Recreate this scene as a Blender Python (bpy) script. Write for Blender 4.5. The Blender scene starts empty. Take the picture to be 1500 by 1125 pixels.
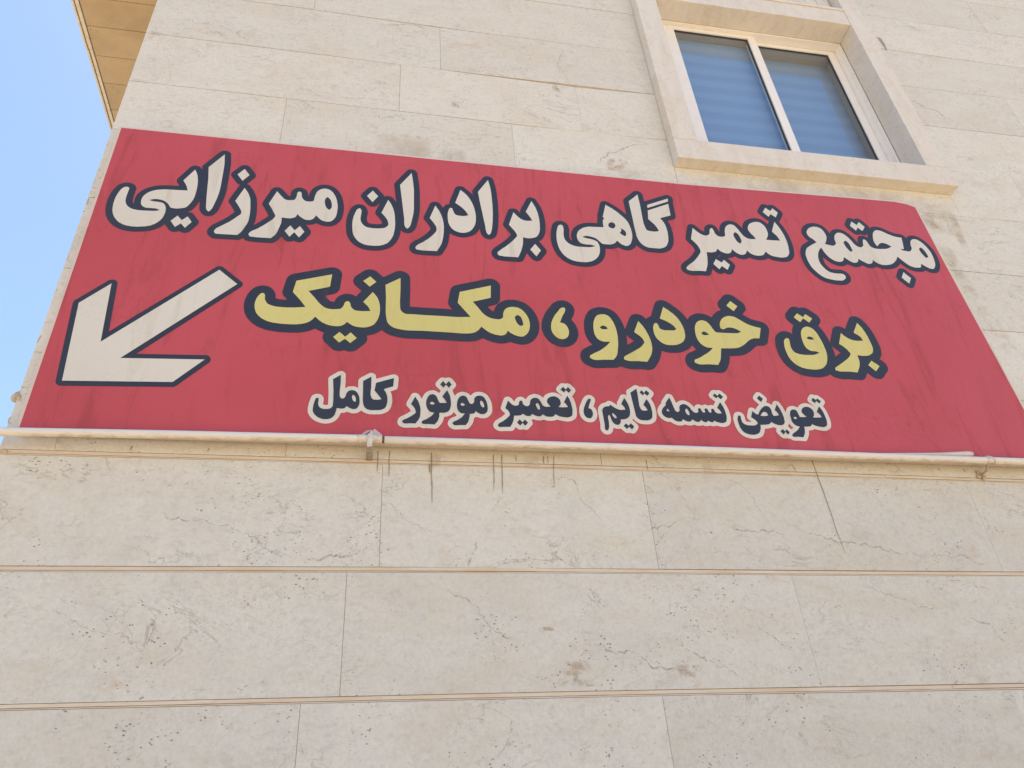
import bpy, bmesh, math, random
from mathutils import Vector, Matrix
from mathutils.geometry import tessellate_polygon
random.seed(7)
S = bpy.context.scene
COL = S.collection

# ------------------------------------------------------------------ camera
cd = bpy.data.cameras.new("camera"); cam = bpy.data.objects.new("camera", cd); COL.objects.link(cam)
cd.sensor_fit = 'HORIZONTAL'; cd.sensor_width = 36.0; cd.lens = 36.0 * 1137.158 / 1500.0
cd.clip_start = 0.05; cd.clip_end = 2000.0
RT = Vector((0.9831430768628955, -0.1723576711305264, -0.06101248740233432))
UP = Vector((-0.04681154135828677, -0.559858603430071, 0.82726478455268))
FW = Vector((0.1767437976626623, 0.8104635570880359, 0.5584894382349481))
cam.matrix_world = Matrix(((RT.x, UP.x, -FW.x, 0.0), (RT.y, UP.y, -FW.y, -2.5), (RT.z, UP.z, -FW.z, 1.6), (0, 0, 0, 1)))
S.camera = cam

# ------------------------------------------------------------------ sky, sun, exposure
SUN_EL = math.radians(76.0); SUN_AZ = math.radians(35.0)      # azimuth measured from +Y towards +X: the sun is behind the building
W = bpy.data.worlds.new("World"); S.world = W; W.use_nodes = True
nt = W.node_tree; nt.nodes.clear()
sky = nt.nodes.new('ShaderNodeTexSky'); sky.sky_type = 'NISHITA'; sky.sun_disc = False
sky.sun_elevation = SUN_EL; sky.sun_rotation = SUN_AZ
sky.air_density = 1.0; sky.dust_density = 0.55; sky.ozone_density = 0.55
bg = nt.nodes.new('ShaderNodeBackground'); bg.inputs['Strength'].default_value = 0.08
wo = nt.nodes.new('ShaderNodeOutputWorld')
nt.links.new(sky.outputs[0], bg.inputs['Color']); nt.links.new(bg.outputs[0], wo.inputs['Surface'])
sd = bpy.data.lights.new("sun", 'SUN'); sd.energy = 4.0; sd.angle = math.radians(0.5); sd.color = (1.0, 0.95, 0.87)
so = bpy.data.objects.new("sun", sd); COL.objects.link(so)
sdir = Vector((math.sin(SUN_AZ) * math.cos(SUN_EL), math.cos(SUN_AZ) * math.cos(SUN_EL), math.sin(SUN_EL)))
so.rotation_euler = sdir.to_track_quat('Z', 'Y').to_euler(); so.location = (0, 0, 30)
S.view_settings.view_transform = 'Standard'; S.view_settings.look = 'None'
S.view_settings.gamma = 1.0; S.view_settings.exposure = 1.8
S.cycles.max_bounces = 10; S.cycles.diffuse_bounces = 5

# ------------------------------------------------------------------ materials
class N:
    """tiny node helper"""
    def __init__(s, name, rough=0.8, spec=0.3):
        s.m = bpy.data.materials.new(name); s.m.use_nodes = True; s.t = s.m.node_tree
        s.b = s.t.nodes['Principled BSDF']; s.b.inputs['Roughness'].default_value = rough
        s.b.inputs['Specular IOR Level'].default_value = spec
        s.geo = s.t.nodes.new('ShaderNodeNewGeometry')
    def n(s, ty, **k):
        o = s.t.nodes.new(ty)
        for a, v in k.items(): setattr(o, a, v)
        return o
    def l(s, a, b): s.t.links.new(a, b)
    def pos(s, scale=(1, 1, 1), rot=(0, 0, 0), island=0.0):
        mp = s.n('ShaderNodeMapping'); mp.inputs['Scale'].default_value = scale; mp.inputs['Rotation'].default_value = rot
        s.l(s.geo.outputs['Position'], mp.inputs['Vector'])
        if island:
            sc = s.n('ShaderNodeVectorMath', operation='SCALE'); sc.inputs[0].default_value = (37.1, 21.7, 53.3)
            s.l(s.geo.outputs['Random Per Island'], sc.inputs['Scale'])
            s.l(sc.outputs[0], mp.inputs['Location'])
        return mp.outputs[0]
    def noise(s, v, scale, detail=6, rough=.6, dist=0.0):
        o = s.n('ShaderNodeTexNoise'); o.inputs['Scale'].default_value = scale; o.inputs['Detail'].default_value = detail
        o.inputs['Roughness'].default_value = rough; o.inputs['Distortion'].default_value = dist
        s.l(v, o.inputs['Vector']); return o.outputs['Fac']
    def voro(s, v, scale, feature='F1', rnd=1.0):
        o = s.n('ShaderNodeTexVoronoi', feature=feature); o.inputs['Scale'].default_value = scale; o.inputs['Randomness'].default_value = rnd
        s.l(v, o.inputs['Vector']); return o
    def ramp(s, v, a, b, ca=0.0, cb=1.0):
        o = s.n('ShaderNodeMapRange'); o.clamp = True; o.interpolation_type = 'SMOOTHSTEP'
        for i, x in enumerate((a, b, ca, cb)): o.inputs[i + 1].default_value = x
        s.l(v, o.inputs[0]); return o.outputs[0]
    def math(s, op, a, b):
        o = s.n('ShaderNodeMath', operation=op)
        for i, x in enumerate((a, b)):
            if isinstance(x, (int, float)): o.inputs[i].default_value = x
            else: s.l(x, o.inputs[i])
        return o.outputs[0]
    def mix(s, fac, a, b, bt='MIX'):
        o = s.n('ShaderNodeMix', data_type='RGBA', blend_type=bt)
        for x, i in ((fac, 0), (a, 6), (b, 7)):
            if isinstance(x, (int, float)): o.inputs[i].default_value = x
            elif isinstance(x, tuple): o.inputs[i].default_value = (*x, 1.0)
            else: s.l(x, o.inputs[i])
        return o.outputs[2]
    def col(s, c):
        if isinstance(c, tuple): s.b.inputs['Base Color'].default_value = (*c, 1)
        else: s.l(c, s.b.inputs['Base Color'])
    def bump(s, h, strength, dist):
        o = s.n('ShaderNodeBump'); o.inputs['Strength'].default_value = strength; o.inputs['Distance'].default_value = dist
        s.l(h, o.inputs['Height']); s.l(o.outputs[0], s.b.inputs['Normal'])

def travertine(name, base, warm, grey, pits=1.0, veins=1.0):
    k = N(name, 0.72, 0.3)
    p = k.pos(island=1)
    pl = k.pos((0.55, 1, 1.5), (0, 0.35, 0), island=1)
    big = k.noise(pl, 2.6, 5, .62, 1.4)
    c = k.mix(k.ramp(big, .38, .68), base, warm)
    cl = k.noise(p, 9.0, 7, .68, .5)
    c = k.mix(k.math('MULTIPLY', k.ramp(cl, .46, .74), .55), c, grey)
    # fine grain
    fine = k.noise(p, 85.0, 4, .7)
    c = k.mix(k.ramp(fine, .3, .7, .0, .22), c, (0.36, 0.33, 0.29))
    sp2 = k.noise(k.pos((1, 1, 1.6), (0, .4, 0), island=1), 30.0, 6, .72, .4)
    c = k.mix(k.ramp(sp2, .50, .66, 0, .30), c, (0.40, 0.375, 0.345))
    # wandering veins: thin bands where a distorted noise crosses its middle
    pv = k.pos((0.8, 1, 1.6), (0, 0.5, 0), island=1)
    vn = k.noise(pv, 2.3, 6, .58, 2.2)
    band = k.math('ABSOLUTE', k.math('SUBTRACT', vn, .52), 0)
    where = k.ramp(k.noise(p, 3.1, 3, .5), .48, .66)
    v = k.math('MULTIPLY', k.ramp(band, .0, .012, 1.0, .0), where)
    c = k.mix(k.math('MULTIPLY', v, .62 * veins), c, (0.30, 0.27, 0.235))
    # ochre blotches
    oc = k.noise(k.pos((1, 1, 1.3), island=1), 4.4, 5, .6, .8)
    c = k.mix(k.math('MULTIPLY', k.ramp(oc, .60, .78), .45), c, (0.50, 0.39, 0.25))
    # small open pits, clustered
    vo = k.voro(k.pos((1, 1, 1.7), (0, .3, 0), island=1), 62.0)
    clus = k.ramp(k.noise(p, 5.2, 4, .6), .47, .64)
    lot = k.ramp(k.noise(p, 41.0, 2, .5), .50, .57)
    pit = k.math('MULTIPLY', k.math('MULTIPLY', k.ramp(vo.outputs['Distance'], .12, .30, 1.0, .0), clus), lot)
    c = k.mix(k.math('MULTIPLY', pit, .85 * pits), c, (0.15, 0.128, 0.105))
    vs = k.voro(k.pos((1, 1, 1.4), (0, .5, 0), island=1), 150.0)
    clus2 = k.ramp(k.noise(p, 3.4, 5, .65, .8), .44, .66); lot2 = k.ramp(k.noise(p, 95.0, 2, .5), .50, .60)
    speck = k.math('MULTIPLY', k.math('MULTIPLY', k.ramp(vs.outputs['Distance'], .12, .34, 1.0, .0), clus2), lot2)
    c = k.mix(k.math('MULTIPLY', speck, .85 * pits), c, (0.22, 0.195, 0.165))
    # soft grey-brown smudges
    sm = k.noise(k.pos((.9, 1, 1.5), (0, .6, 0), island=1), 12.0, 7, .70, 1.2)
    c = k.mix(k.math('MULTIPLY', k.math('MULTIPLY', k.ramp(sm, .52, .70), clus2), .42), c, (0.42, 0.385, 0.335))
    # tone of each slab
    tone = k.ramp(k.geo.outputs['Random Per Island'], 0, 1, .968, 1.03)
    o = k.n('ShaderNodeVectorMath', operation='SCALE'); k.l(c, o.inputs[0]); k.l(tone, o.inputs['Scale']); c = o.outputs[0]
    # brown grime creeping along the edges of joints is in the joint filler; long faint water marks here
    wm = k.noise(k.pos((14, 1, .9)), 1.0, 4, .6, .3)
    wz = k.ramp(k.noise(p, 1.1, 3, .5), .50, .72)
    c = k.mix(k.math('MULTIPLY', k.math('MULTIPLY', k.ramp(wm, .54, .74), wz), .22), c, (0.46, 0.37, 0.25))
    k.col(c)
    h = k.math('SUBTRACT', k.math('ADD', k.math('MULTIPLY', cl, .35), k.math('MULTIPLY', fine, .18)), pit)
    k.bump(h, .55, .004)
    return k.m

M = {}
M['slab'] = travertine('travertine_slab', (0.627, 0.631, 0.586), (0.601, 0.584, 0.515), (0.543, 0.561, 0.542))
M['slab_high'] = travertine('travertine_pale', (0.669, 0.668, 0.621), (0.643, 0.623, 0.553), (0.590, 0.612, 0.598), .7, .85)
M['soffit'] = travertine('travertine_bounce_tint', (0.445, 0.370, 0.262), (0.385, 0.310, 0.210), (0.345, 0.285, 0.21), .7, .9)  # wall stone turned tan: warm bounce from the ground is painted into the colour
k = N('joint_strip_stone', .8, .2)
a = k.noise(k.pos((1.2, 1, 10)), 5.0, 6, .65)
c = k.mix(k.ramp(a, .35, .7), (0.66, 0.61, 0.53), (0.58, 0.475, 0.345)); c = k.mix(k.ramp(k.geo.outputs['Random Per Island'], 0, 1, 0, .45), c, (0.56, 0.47, 0.35))
k.col(c); k.bump(a, .5, .003); M['strip'] = k.m
k = N('joint_filler', .9, .1)
a = k.noise(k.pos((1, 1, 3)), 6.0, 6, .7)
k.col(k.mix(k.ramp(a, .35, .68), (0.50, 0.41, 0.30), (0.30, 0.24, 0.175))); M['filler'] = k.m
k = N('casing_stone', .72, .3)
p_ = k.pos(island=1)
a = k.noise(k.pos((3, 1, .6), island=1), 4.0, 7, .65, .8); b_ = k.noise(p_, 60, 4, .7)
c = k.mix(k.ramp(a, .35, .72), (0.662, 0.650, 0.613), (0.615, 0.578, 0.520)); c = k.mix(k.ramp(b_, .45, .75, 0, .18), c, (0.4, .36, .3))
dm = k.noise(p_, 3.2, 6, .62, 1.5); dband = k.ramp(k.math('ABSOLUTE', k.math('SUBTRACT', dm, .5), 0), 0, .022, .22, 0)
c = k.mix(dband, c, (0.44, 0.32, 0.19))
k.col(c); k.bump(k.math('ADD', a, k.math('MULTIPLY', b_, .4)), .4, .003); M['casing'] = k.m
k = N('damp_stain_stone', .8, .2)
a = k.noise(k.pos((1, 1, 1.3)), 7.0, 7, .65, .6)
c = k.mix(k.ramp(a, .36, .66), (0.58, 0.51, 0.40), (0.44, 0.345, 0.20)); k.col(c)
k.m.blend_method = 'BLEND'
M['damp'] = k.m

def fade_stain(name, colr, strength, scale=(8, 1, 2.0), lo=.35, hi=.62):
    """a stain film: noisy coverage, thinning to its own edges (UV 0..1 across the patch)"""
    k = N(name, .85, .1); k.col(colr)
    uv = k.n('ShaderNodeUVMap'); sp = k.n('ShaderNodeSeparateXYZ'); k.l(uv.outputs[0], sp.inputs[0])
    def edge(o):
        d = k.math('MULTIPLY', k.math('MULTIPLY', o, k.math('SUBTRACT', 1.0, o)), 4.0)
        return k.ramp(d, 0.0, .85)
    e = k.math('MULTIPLY', edge(sp.outputs[0]), edge(sp.outputs[1]))
    nz = k.ramp(k.noise(k.pos(scale), 6.0, 6, .65, .5), lo, hi)
    al = k.math('MULTIPLY', k.math('MULTIPLY', e, nz), strength)
    k.l(al, k.b.inputs['Alpha']); return k.m
M['drip'] = fade_stain('drip_stain', (0.31, 0.245, 0.16), .85, (1, 1, 6), .15, .45)
M['patch'] = fade_stain('ochre_stain', (0.42, 0.31, 0.15), .40, (1.6, 1, 1.3), .36, .78)
M['soft'] = fade_stain('dust_bounce_film', (0.47, 0.38, 0.26), .28, (1.1, 1, .8), .25, .75)
M['scar'] = fade_stain('stone_scar', (0.48, 0.365, 0.24), .50, (3.5, 1, 3.5), .42, .64)

M['vein'] = fade_stain('mineral_vein', (0.44, 0.405, 0.36), .52, (9, 1, 9), .36, .60)

def vinyl(name, c0, c1, dirt, amt=.28):
    k = N(name, .48, .35)
    p = k.pos(); st = k.noise(k.pos((5.5, 1, .8), (0, .05, 0)), 2.2, 7, .68, 1.2)
    big = k.noise(p, 1.1, 4, .55, .6)
    c = k.mix(k.ramp(big, .35, .68), c0, c1)
    c = k.mix(k.math('MULTIPLY', k.ramp(st, .50, .74), amt), c, dirt)
    sm = k.noise(k.pos((1.2, 1, 1.5), (0, .8, 0)), 5.5, 6, .62, 3.0)
    line = k.ramp(k.math('ABSOLUTE', k.math('SUBTRACT', sm, .5), 0), 0, .018, 1, 0)
    c = k.mix(k.math('MULTIPLY', k.math('MULTIPLY', line, k.ramp(k.noise(p, 2.7, 3, .5), .5, .65)), amt * .8), c, dirt)
    k.col(c)
    wr = k.noise(k.pos((1.0, 1, .8)), 2.4, 4, .5, .6)
    k.bump(k.math('ADD', wr, k.math('MULTIPLY', k.noise(p, 320, 2, .5), .012)), .35, .02)
    k.l(k.ramp(st, .4, .7, .42, .62), k.b.inputs['Roughness'])
    return k.m
M['red'] = vinyl('red_banner_vinyl', (0.480, 0.074, 0.091), (0.445, 0.065, 0.077), (0.27, 0.042, 0.049), .55)
M['navy'] = vinyl('navy_print', (0.026, 0.031, 0.052), (0.030, 0.037, 0.055), (0.055, 0.056, 0.068), .3)
M['ivory'] = vinyl('ivory_print', (0.63, 0.61, 0.55), (0.60, 0.58, 0.52), (0.41, 0.375, 0.30), .42)
M['yellow'] = vinyl('yellow_print', (0.585, 0.548, 0.205), (0.555, 0.518, 0.19), (0.42, 0.36, 0.13), .42)
M['edge'] = vinyl('bare_banner_edge', (0.62, 0.55, 0.49), (0.60, 0.52, 0.46), (0.42, 0.33, 0.26), .4)
M['pinkback'] = vinyl('banner_back', (0.60, 0.46, 0.42), (0.56, 0.42, 0.38), (0.40, 0.28, 0.24), .5)

k = N('pipe_plastic', .6, .2)
a = k.noise(k.pos((.8, 1, 4)), 16.0, 7, .7, .6)
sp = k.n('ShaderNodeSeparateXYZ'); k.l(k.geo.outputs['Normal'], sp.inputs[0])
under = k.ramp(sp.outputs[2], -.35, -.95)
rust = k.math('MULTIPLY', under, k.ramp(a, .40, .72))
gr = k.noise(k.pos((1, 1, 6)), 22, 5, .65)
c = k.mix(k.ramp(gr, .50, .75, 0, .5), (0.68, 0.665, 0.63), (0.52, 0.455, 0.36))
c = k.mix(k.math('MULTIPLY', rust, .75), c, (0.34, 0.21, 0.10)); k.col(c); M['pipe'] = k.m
k = N('clamp_plastic', .45, .4); a = k.noise(k.pos(), 60, 5, .6)
k.col(k.mix(k.ramp(a, .4, .7), (0.62, 0.59, 0.54), (0.46, 0.41, 0.34))); M['clamp'] = k.m
k = N('grey_plug', .7, .3); a = k.noise(k.pos(), 120, 4, .6)
k.col(k.mix(k.ramp(a, .4, .7), (0.38, 0.33, 0.275), (0.27, 0.23, 0.19))); k.bump(a, .5, .002); M['plug'] = k.m
k = N('broken_plaster', .9, .1); a = k.noise(k.pos(), 70, 6, .7)
k.col(k.mix(k.ramp(a, .35, .7), (0.54, 0.47, 0.37), (0.36, 0.29, 0.21))); k.bump(a, .8, .004); M['plaster'] = k.m
k = N('dark_gap', .9, .1); k.col((0.15, 0.095, 0.06)); M['dark'] = k.m
k = N('white_window_profile', .38, .4); a = k.noise(k.pos(), 14, 5, .6)
k.col(k.mix(k.ramp(a, .45, .75, 0, .5), (0.78, 0.78, 0.77), (0.70, 0.685, 0.65))); M['upvc'] = k.m
k = N('dark_gasket', .6, .3); k.col((0.05, 0.05, 0.055)); M['gasket'] = k.m
k = N('room_dark', .9, .1); k.col((0.42, 0.38, 0.35)); M['room'] = k.m
# banded day-and-night roller blind; the sky's blue cast is put into its colour
k = N('banded_blind', .6, .3)
sp = k.n('ShaderNodeSeparateXYZ'); k.l(k.geo.outputs['Position'], sp.inputs[0])
w_ = k.math('SINE', k.math('MULTIPLY', sp.outputs[2], 2 * math.pi / .125), 0)
sl = k.noise(k.pos((2, 1, 9)), 2.0, 3, .5)
w2 = k.math('ADD', w_, k.math('MULTIPLY', k.math('SUBTRACT', sl, .5), 1.4))
k.col(k.mix(k.ramp(w2, -.45, .55), (0.305, 0.425, 0.625), (0.345, 0.47, 0.675))); M['blind'] = k.m
# window glass: clear pane with a weak mirror on it
m = bpy.data.materials.new('window_glass'); m.use_nodes = True; t = m.node_tree; t.nodes.clear()
tr = t.nodes.new('ShaderNodeBsdfTransparent'); tr.inputs[0].default_value = (.86, .90, .93, 1)
gl = t.nodes.new('ShaderNodeBsdfGlossy'); gl.inputs['Roughness'].default_value = .03; gl.inputs[0].default_value = (.9, .95, 1, 1)
ge = t.nodes.new('ShaderNodeNewGeometry'); dt = t.nodes.new('ShaderNodeVectorMath'); dt.operation = 'DOT_PRODUCT'
t.links.new(ge.outputs['Normal'], dt.inputs[0]); t.links.new(ge.outputs['Incoming'], dt.inputs[1])
def mth(op, a, b):
    o = t.nodes.new('ShaderNodeMath'); o.operation = op
    for i, x in enumerate((a, b)):
        if isinstance(x, (int, float)): o.inputs[i].default_value = x
        else: t.links.new(x, o.inputs[i])
    return o.outputs[0]
fr = mth('ADD', .045, mth('MULTIPLY', .955, mth('POWER', mth('SUBTRACT', 1.0, mth('ABSOLUTE', dt.outputs['Value'], 0)), 5)))
mx = t.nodes.new('ShaderNodeMixShader'); ou = t.nodes.new('ShaderNodeOutputMaterial')
t.links.new(fr, mx.inputs[0]); t.links.new(tr.outputs[0], mx.inputs[1]); t.links.new(gl.outputs[0], mx.inputs[2]); t.links.new(mx.outputs[0], ou.inputs[0])
M['glass'] = m
k = N('ground_dust', .95, .1)
a = k.noise(k.pos(), .8, 8, .65); b_ = k.noise(k.pos(), 40, 5, .7)
c = k.mix(k.ramp(a, .35, .68), (0.40, 0.285, 0.165), (0.34, 0.245, 0.15)); c = k.mix(k.ramp(b_, .4, .7, 0, .4), c, (0.26, 0.19, 0.12))
k.col(c); k.bump(b_, .6, .02); M['ground'] = k.m
k = N('roof_felt', .9, .1); a = k.noise(k.pos(), 3, 6, .6); k.col(k.mix(a, (.22, .2, .18), (.3, .28, .25))); M['roof'] = k.m

# ------------------------------------------------------------------ mesh helpers
class MB:
    def __init__(s): s.v = []; s.f = []; s.mi = []; s.uv = []
    def quad(s, a, b, c, d, mi=0, uv=None):
        i = len(s.v); s.v += [a, b, c, d]; s.f.append((i, i + 1, i + 2, i + 3)); s.mi.append(mi); s.uv.append(uv or [(0, 0), (1, 0), (1, 1), (0, 1)])
    def hexa(s, p, mi=0):
        """8 points: 0-3 front (x0z0,x1z0,x1z1,x0z1), 4-7 the same at the back"""
        i = len(s.v); s.v += p
        for q in ((0, 1, 2, 3), (5, 4, 7, 6), (4, 0, 3, 7), (1, 5, 6, 2), (3, 2, 6, 7), (4, 5, 1, 0)):
            s.f.append(tuple(i + j for j in q)); s.mi.append(mi); s.uv.append([(0, 0), (1, 0), (1, 1), (0, 1)])
    def box(s, x0, x1, y0, y1, z0, z1, mi=0):
        s.hexa([(x0, y0, z0), (x1, y0, z0), (x1, y0, z1), (x0, y0, z1), (x0, y1, z0), (x1, y1, z0), (x1, y1, z1), (x0, y1, z1)], mi)
    def tube(s, pts, r, n=16, mi=0, cap=True):
        rings = []
        for k_, p in enumerate(pts):
            p = Vector(p); a = Vector(pts[max(0, k_ - 1)]); b = Vector(pts[min(len(pts) - 1, k_ + 1)])
            d = (b - a).normalized(); u = d.cross(Vector((0, 1, 0)))
            if u.length < 1e-3: u = d.cross(Vector((1, 0, 0)))
            u.normalize(); w = d.cross(u); rr = r[k_] if isinstance(r, (list, tuple)) else r
            i = len(s.v)
            for j in range(n):
                t_ = 2 * math.pi * j / n; s.v.append(tuple(p + u * math.cos(t_) * rr + w * math.sin(t_) * rr))
            rings.append(i)
        for a, b in zip(rings, rings[1:]):
            for j in range(n):
                j2 = (j + 1) % n; s.f.append((a + j, a + j2, b + j2, b + j)); s.mi.append(mi); s.uv.append([(0, 0)] * 4)
        if cap:
            for i, rev in ((rings[0], 1), (rings[-1], 0)):
                f_ = tuple(range(i, i + n)); s.f.append(f_[::-1] if rev else f_); s.mi.append(mi); s.uv.append([(0, 0)] * n)
    def build(s, name, mats, parent=None, bevel=0.0, smooth=False, jitter=0):
        me = bpy.data.meshes.new(name); me.from_pydata(s.v, [], s.f)
        for m_ in (mats if isinstance(mats, (list, tuple)) else [mats]): me.materials.append(m_)
        uvl = me.uv_layers.new(name='UVMap')
        for p in me.polygons:
            p.material_index = s.mi[p.index]; p.use_smooth = smooth
            for li, u in zip(p.loop_indices, s.uv[p.index]): uvl.data[li].uv = u
        bm = bmesh.new(); bm.from_mesh(me); bmesh.ops.recalc_face_normals(bm, faces=bm.faces) if not s_is_sheet(s) else None
        if bevel:
            es = [e for e in bm.edges if len(e.link_faces) == 2 and e.calc_face_angle(0) > .6]
            bmesh.ops.bevel(bm, geom=es, offset=bevel, segments=2, profile=.6, affect='EDGES')
        bm.to_mesh(me); bm.free()
        o = bpy.data.objects.new(name, me); COL.objects.link(o)
        if parent: o.parent = parent
        return o
def s_is_sheet(s): return getattr(s, 'sheet', False)
def tag(o, label=None, cat=None, group=None, kind=None):
    for a_, v_ in (('label', label), ('category', cat), ('group', group), ('kind', kind)):
        if v_: o[a_] = v_
    return o
def empty(name, loc=(0, 0, 0)):
    o = bpy.data.objects.new(name, None); COL.objects.link(o); o.location = loc; o.empty_display_size = .2
    return o
def part(mb, name, mats, root, bevel=0.0, smooth=False):
    """build in world coordinates, then hang under root keeping its place"""
    o = mb.build(name, mats, None, bevel, smooth)
    o.parent = root
    bpy.context.view_layer.update()
    o.matrix_parent_inverse = root.matrix_world.inverted()
    return o

# ------------------------------------------------------------------ ground
g = MB(); g.sheet = True; g.quad((-300, -300, 0), (300, -300, 0), (300, 300, 0), (-300, 300, 0))
tag(g.build('ground', M['ground']), kind='structure')

# ------------------------------------------------------------------ building
X0 = -1.207; X1 = 6.2; DEPTH = 6.5; TOP = 8.4
bld = empty('stone_clad_building', (X0, 0, 0))
tag(bld, 'cream travertine clad building with a white sliding window and a shaded side overhang', 'building')
# courses: (bottom line, top line, joints, slab material, strip height under the top line)
def line(*pts):
    def f(x):
        if x <= pts[0][0]: return pts[0][1]
        for (a, za), (b, zb) in zip(pts, pts[1:]):
            if x <= b: return za + (zb - za) * (x - a) / (b - a)
        return pts[-1][1]
    return f
cst = lambda z: line((-9, z), (9, z))
def off(f, d): return lambda x: f(x) + d
WX0, WX1, WZ0, WZ1 = 1.493, 3.120, 4.745, 7.60       # the window bay with its stone surround
g1t = line((-1.2, 2.965), (.15, 2.967), (1.19, 2.9685), (2.3, 2.963), (2.7, 2.961)); g1b = line((-1.2, 2.943), (-.1, 2.947), (1.19, 2.949), (2.7, 2.942))
g2t = line((-1.1, 2.561), (.5, 2.564), (1.54, 2.5575), (2.45, 2.557)); g2b = line((-1.1, 2.5405), (.5, 2.544), (1.53, 2.539), (2.44, 2.535))
g3t = line((-1.0, 2.158), (.47, 2.157), (1.33, 2.153), (2.3, 2.146)); g3b = line((-1.0, 2.140), (.47, 2.137), (1.33, 2.133), (2.3, 2.125))
rows = [(cst(0.0), cst(.52), []), (cst(.54), cst(.92), []), (cst(.94), cst(1.32), []), (cst(1.34), cst(1.735), []),
        (cst(1.755), g3b, [-.165, .963, 2.25, 3.6, 4.9]), (g3t, g2b, [-.053, 1.53, 2.75, 4.1, 5.3]), (g2t, g1b, [.05, 1.027, 2.424, 3.5, 4.7])]
JG = .0032
up = [off(g1t, 0), cst(3.365), cst(3.772), line((-1.2, 4.17), (2.87, 4.165), (3.3, 4.155)), line((-1.2, 4.615), (1.4, 4.585), (2.9, 4.573), (3.5, 4.58)),
      line((-1.2, 4.972), (-.22, 4.962), (1.0, 4.952), (1.49, 4.9585), (3.19, 4.955), (3.7, 4.969)),
      line((-1.2, 5.3675), (-.24, 5.3595), (.29, 5.35), (1.02, 5.3365), (1.49, 5.3555), (3.2, 5.368), (3.9, 5.372)),
      line((-1.2, 5.772), (-.41, 5.763), (.28, 5.746), (.86, 5.7515), (1.49, 5.748), (3.2, 5.761), (4.1, 5.768)), cst(6.157), cst(6.56), cst(6.96), cst(7.36), cst(7.76), cst(8.16), cst(8.4)]
upj = [[-1.04, -.29, .87, 2.3, 3.7, 5.0], [-.5, .9, 2.4, 3.9, 5.2], [-.8, .6, 1.9, 3.3, 4.7], [-.3, 1.1, 2.4, 4.05, 5.4], [-.48, .644, 3.62, 4.9], [.068, 1.025, 4.42, 5.5], [.281, 3.95, 5.2], [-.414, 4.55, 5.7],
       [.35, 3.7, 5.0], [-.6, .7, 4.2, 5.4], [.1, 3.6, 4.8], [-.4, .9, 4.1, 5.5], [.3, 2.0, 3.7, 5.0], [-.5, 1.0, 2.6, 4.3]]
for i in range(len(up) - 1):
    rows.append((off(up[i], JG / 2 if i else 0), off(up[i + 1], -JG / 2), upj[i]))
wall = MB(); rnd = random.Random(3)
def slab(xa, xb, f0, f1, mi):
    """one slab whose bottom and top follow the course lines"""
    y = -.0 + rnd.uniform(0, .0018); n = max(1, int((xb - xa) / .7))
    xs = [xa + (xb - xa) * k_ / n for k_ in range(n + 1)]; i = len(wall.v); yb = .03
    for x in xs: wall.v += [(x, y, f0(x)), (x, y, f1(x)), (x, yb, f0(x)), (x, yb, f1(x))]
    def F(*q): wall.f.append(q); wall.mi.append(mi); wall.uv.append([(0, 0)] * 4)
    for k_ in range(n):
        a = i + 4 * k_; b = a + 4
        F(a, b, b + 1, a + 1); F(a + 1, b + 1, b + 3, a + 3); F(a + 2, b + 2, b, a); F(b + 2, a + 2, a + 3, b + 3)
    F(i, i + 1, i + 3, i + 2); e = i + 4 * n; F(e + 1, e, e + 2, e + 3)
def course(f0, f1, joints, mi):
    spans = [(X0, X1)]; zm = .5 * (f0(2.3) + f1(2.3))
    js = sorted(joints)
    cuts = [X0] + js + [X1]
    for a, b in zip(cuts, cuts[1:]):
        a += .0006 if a > X0 else 0; b -= .0006 if b < X1 else 0
        zb, zt = f0(2.3), f1(2.3)
        if zt > WZ0 + .02 and zb < WZ1 and b > WX0 and a < WX1:
            if zb < WZ0 - .02:          # row that the surround cuts from above: lower part runs through
                lowtop = cst(WZ0 - .002)
                if a < WX0 - .05: slab(a, WX0 - .002, f0, f1, mi)
                slab(max(a, WX0), min(b, WX1), f0, lowtop, mi)
                if b > WX1 + .05: slab(WX1 + .002, b, f0, f1, mi)
            else:
                if a < WX0 - .05: slab(a, WX0 - .002, f0, f1, mi)
                if b > WX1 + .05: slab(WX1 + .002, b, f0, f1, mi)
        else: slab(a, b, f0, f1, mi)
for r_, (f0, f1, js) in enumerate(rows): course(f0, f1, js, 0 if r_ < 8 else 1)
# strips of tan stone set in the three wide joints below the sign, and below them down to the ground
def ribbon(f0, f1, y, mi):
    xs = [X0 + (X1 - X0) * k_ / 12 + (rnd.uniform(-.2, .2) if 0 < k_ < 12 else 0) for k_ in range(13)]; y0_ = y
    for a, b in zip(xs, xs[1:]):
        y = y0_ + rnd.uniform(-.0012, .0012)
        wall.hexa([(a, y, f0(a) ), (b, y, f0(b)), (b, y, f1(b)), (a, y, f1(a)), (a, .03, f0(a)), (b, .03, f0(b)), (b, .03, f1(b)), (a, .03, f1(a))], mi)
for f0, f1 in ((g1b, g1t), (g2b, g2t), (g3b, g3t), (cst(1.735), cst(1.755)), (cst(1.32), cst(1.34)), (cst(.92), cst(.94)), (cst(.52), cst(.54))):
    h = lambda x, f0=f0, f1=f1: f0(x) + .30 * (f1(x) - f0(x))
    ribbon(off(f0, .0018), off(h, -.0006), .0032, 2); ribbon(off(h, .0010), off(f1, -.0018), .0022, 2)
# filler behind every joint; openings left for the window
def back(x0, x1, z0, z1): wall.box(x0, x1, .008, .20, z0, z1, 3)
back(X0 + .003, WX0 + .10, 0, TOP); back(WX1 - .10, X1, 0, TOP); back(WX0 + .10, WX1 - .10, 0, WZ0 + .12); back(WX0 + .10, WX1 - .10, 6.36, TOP)
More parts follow.
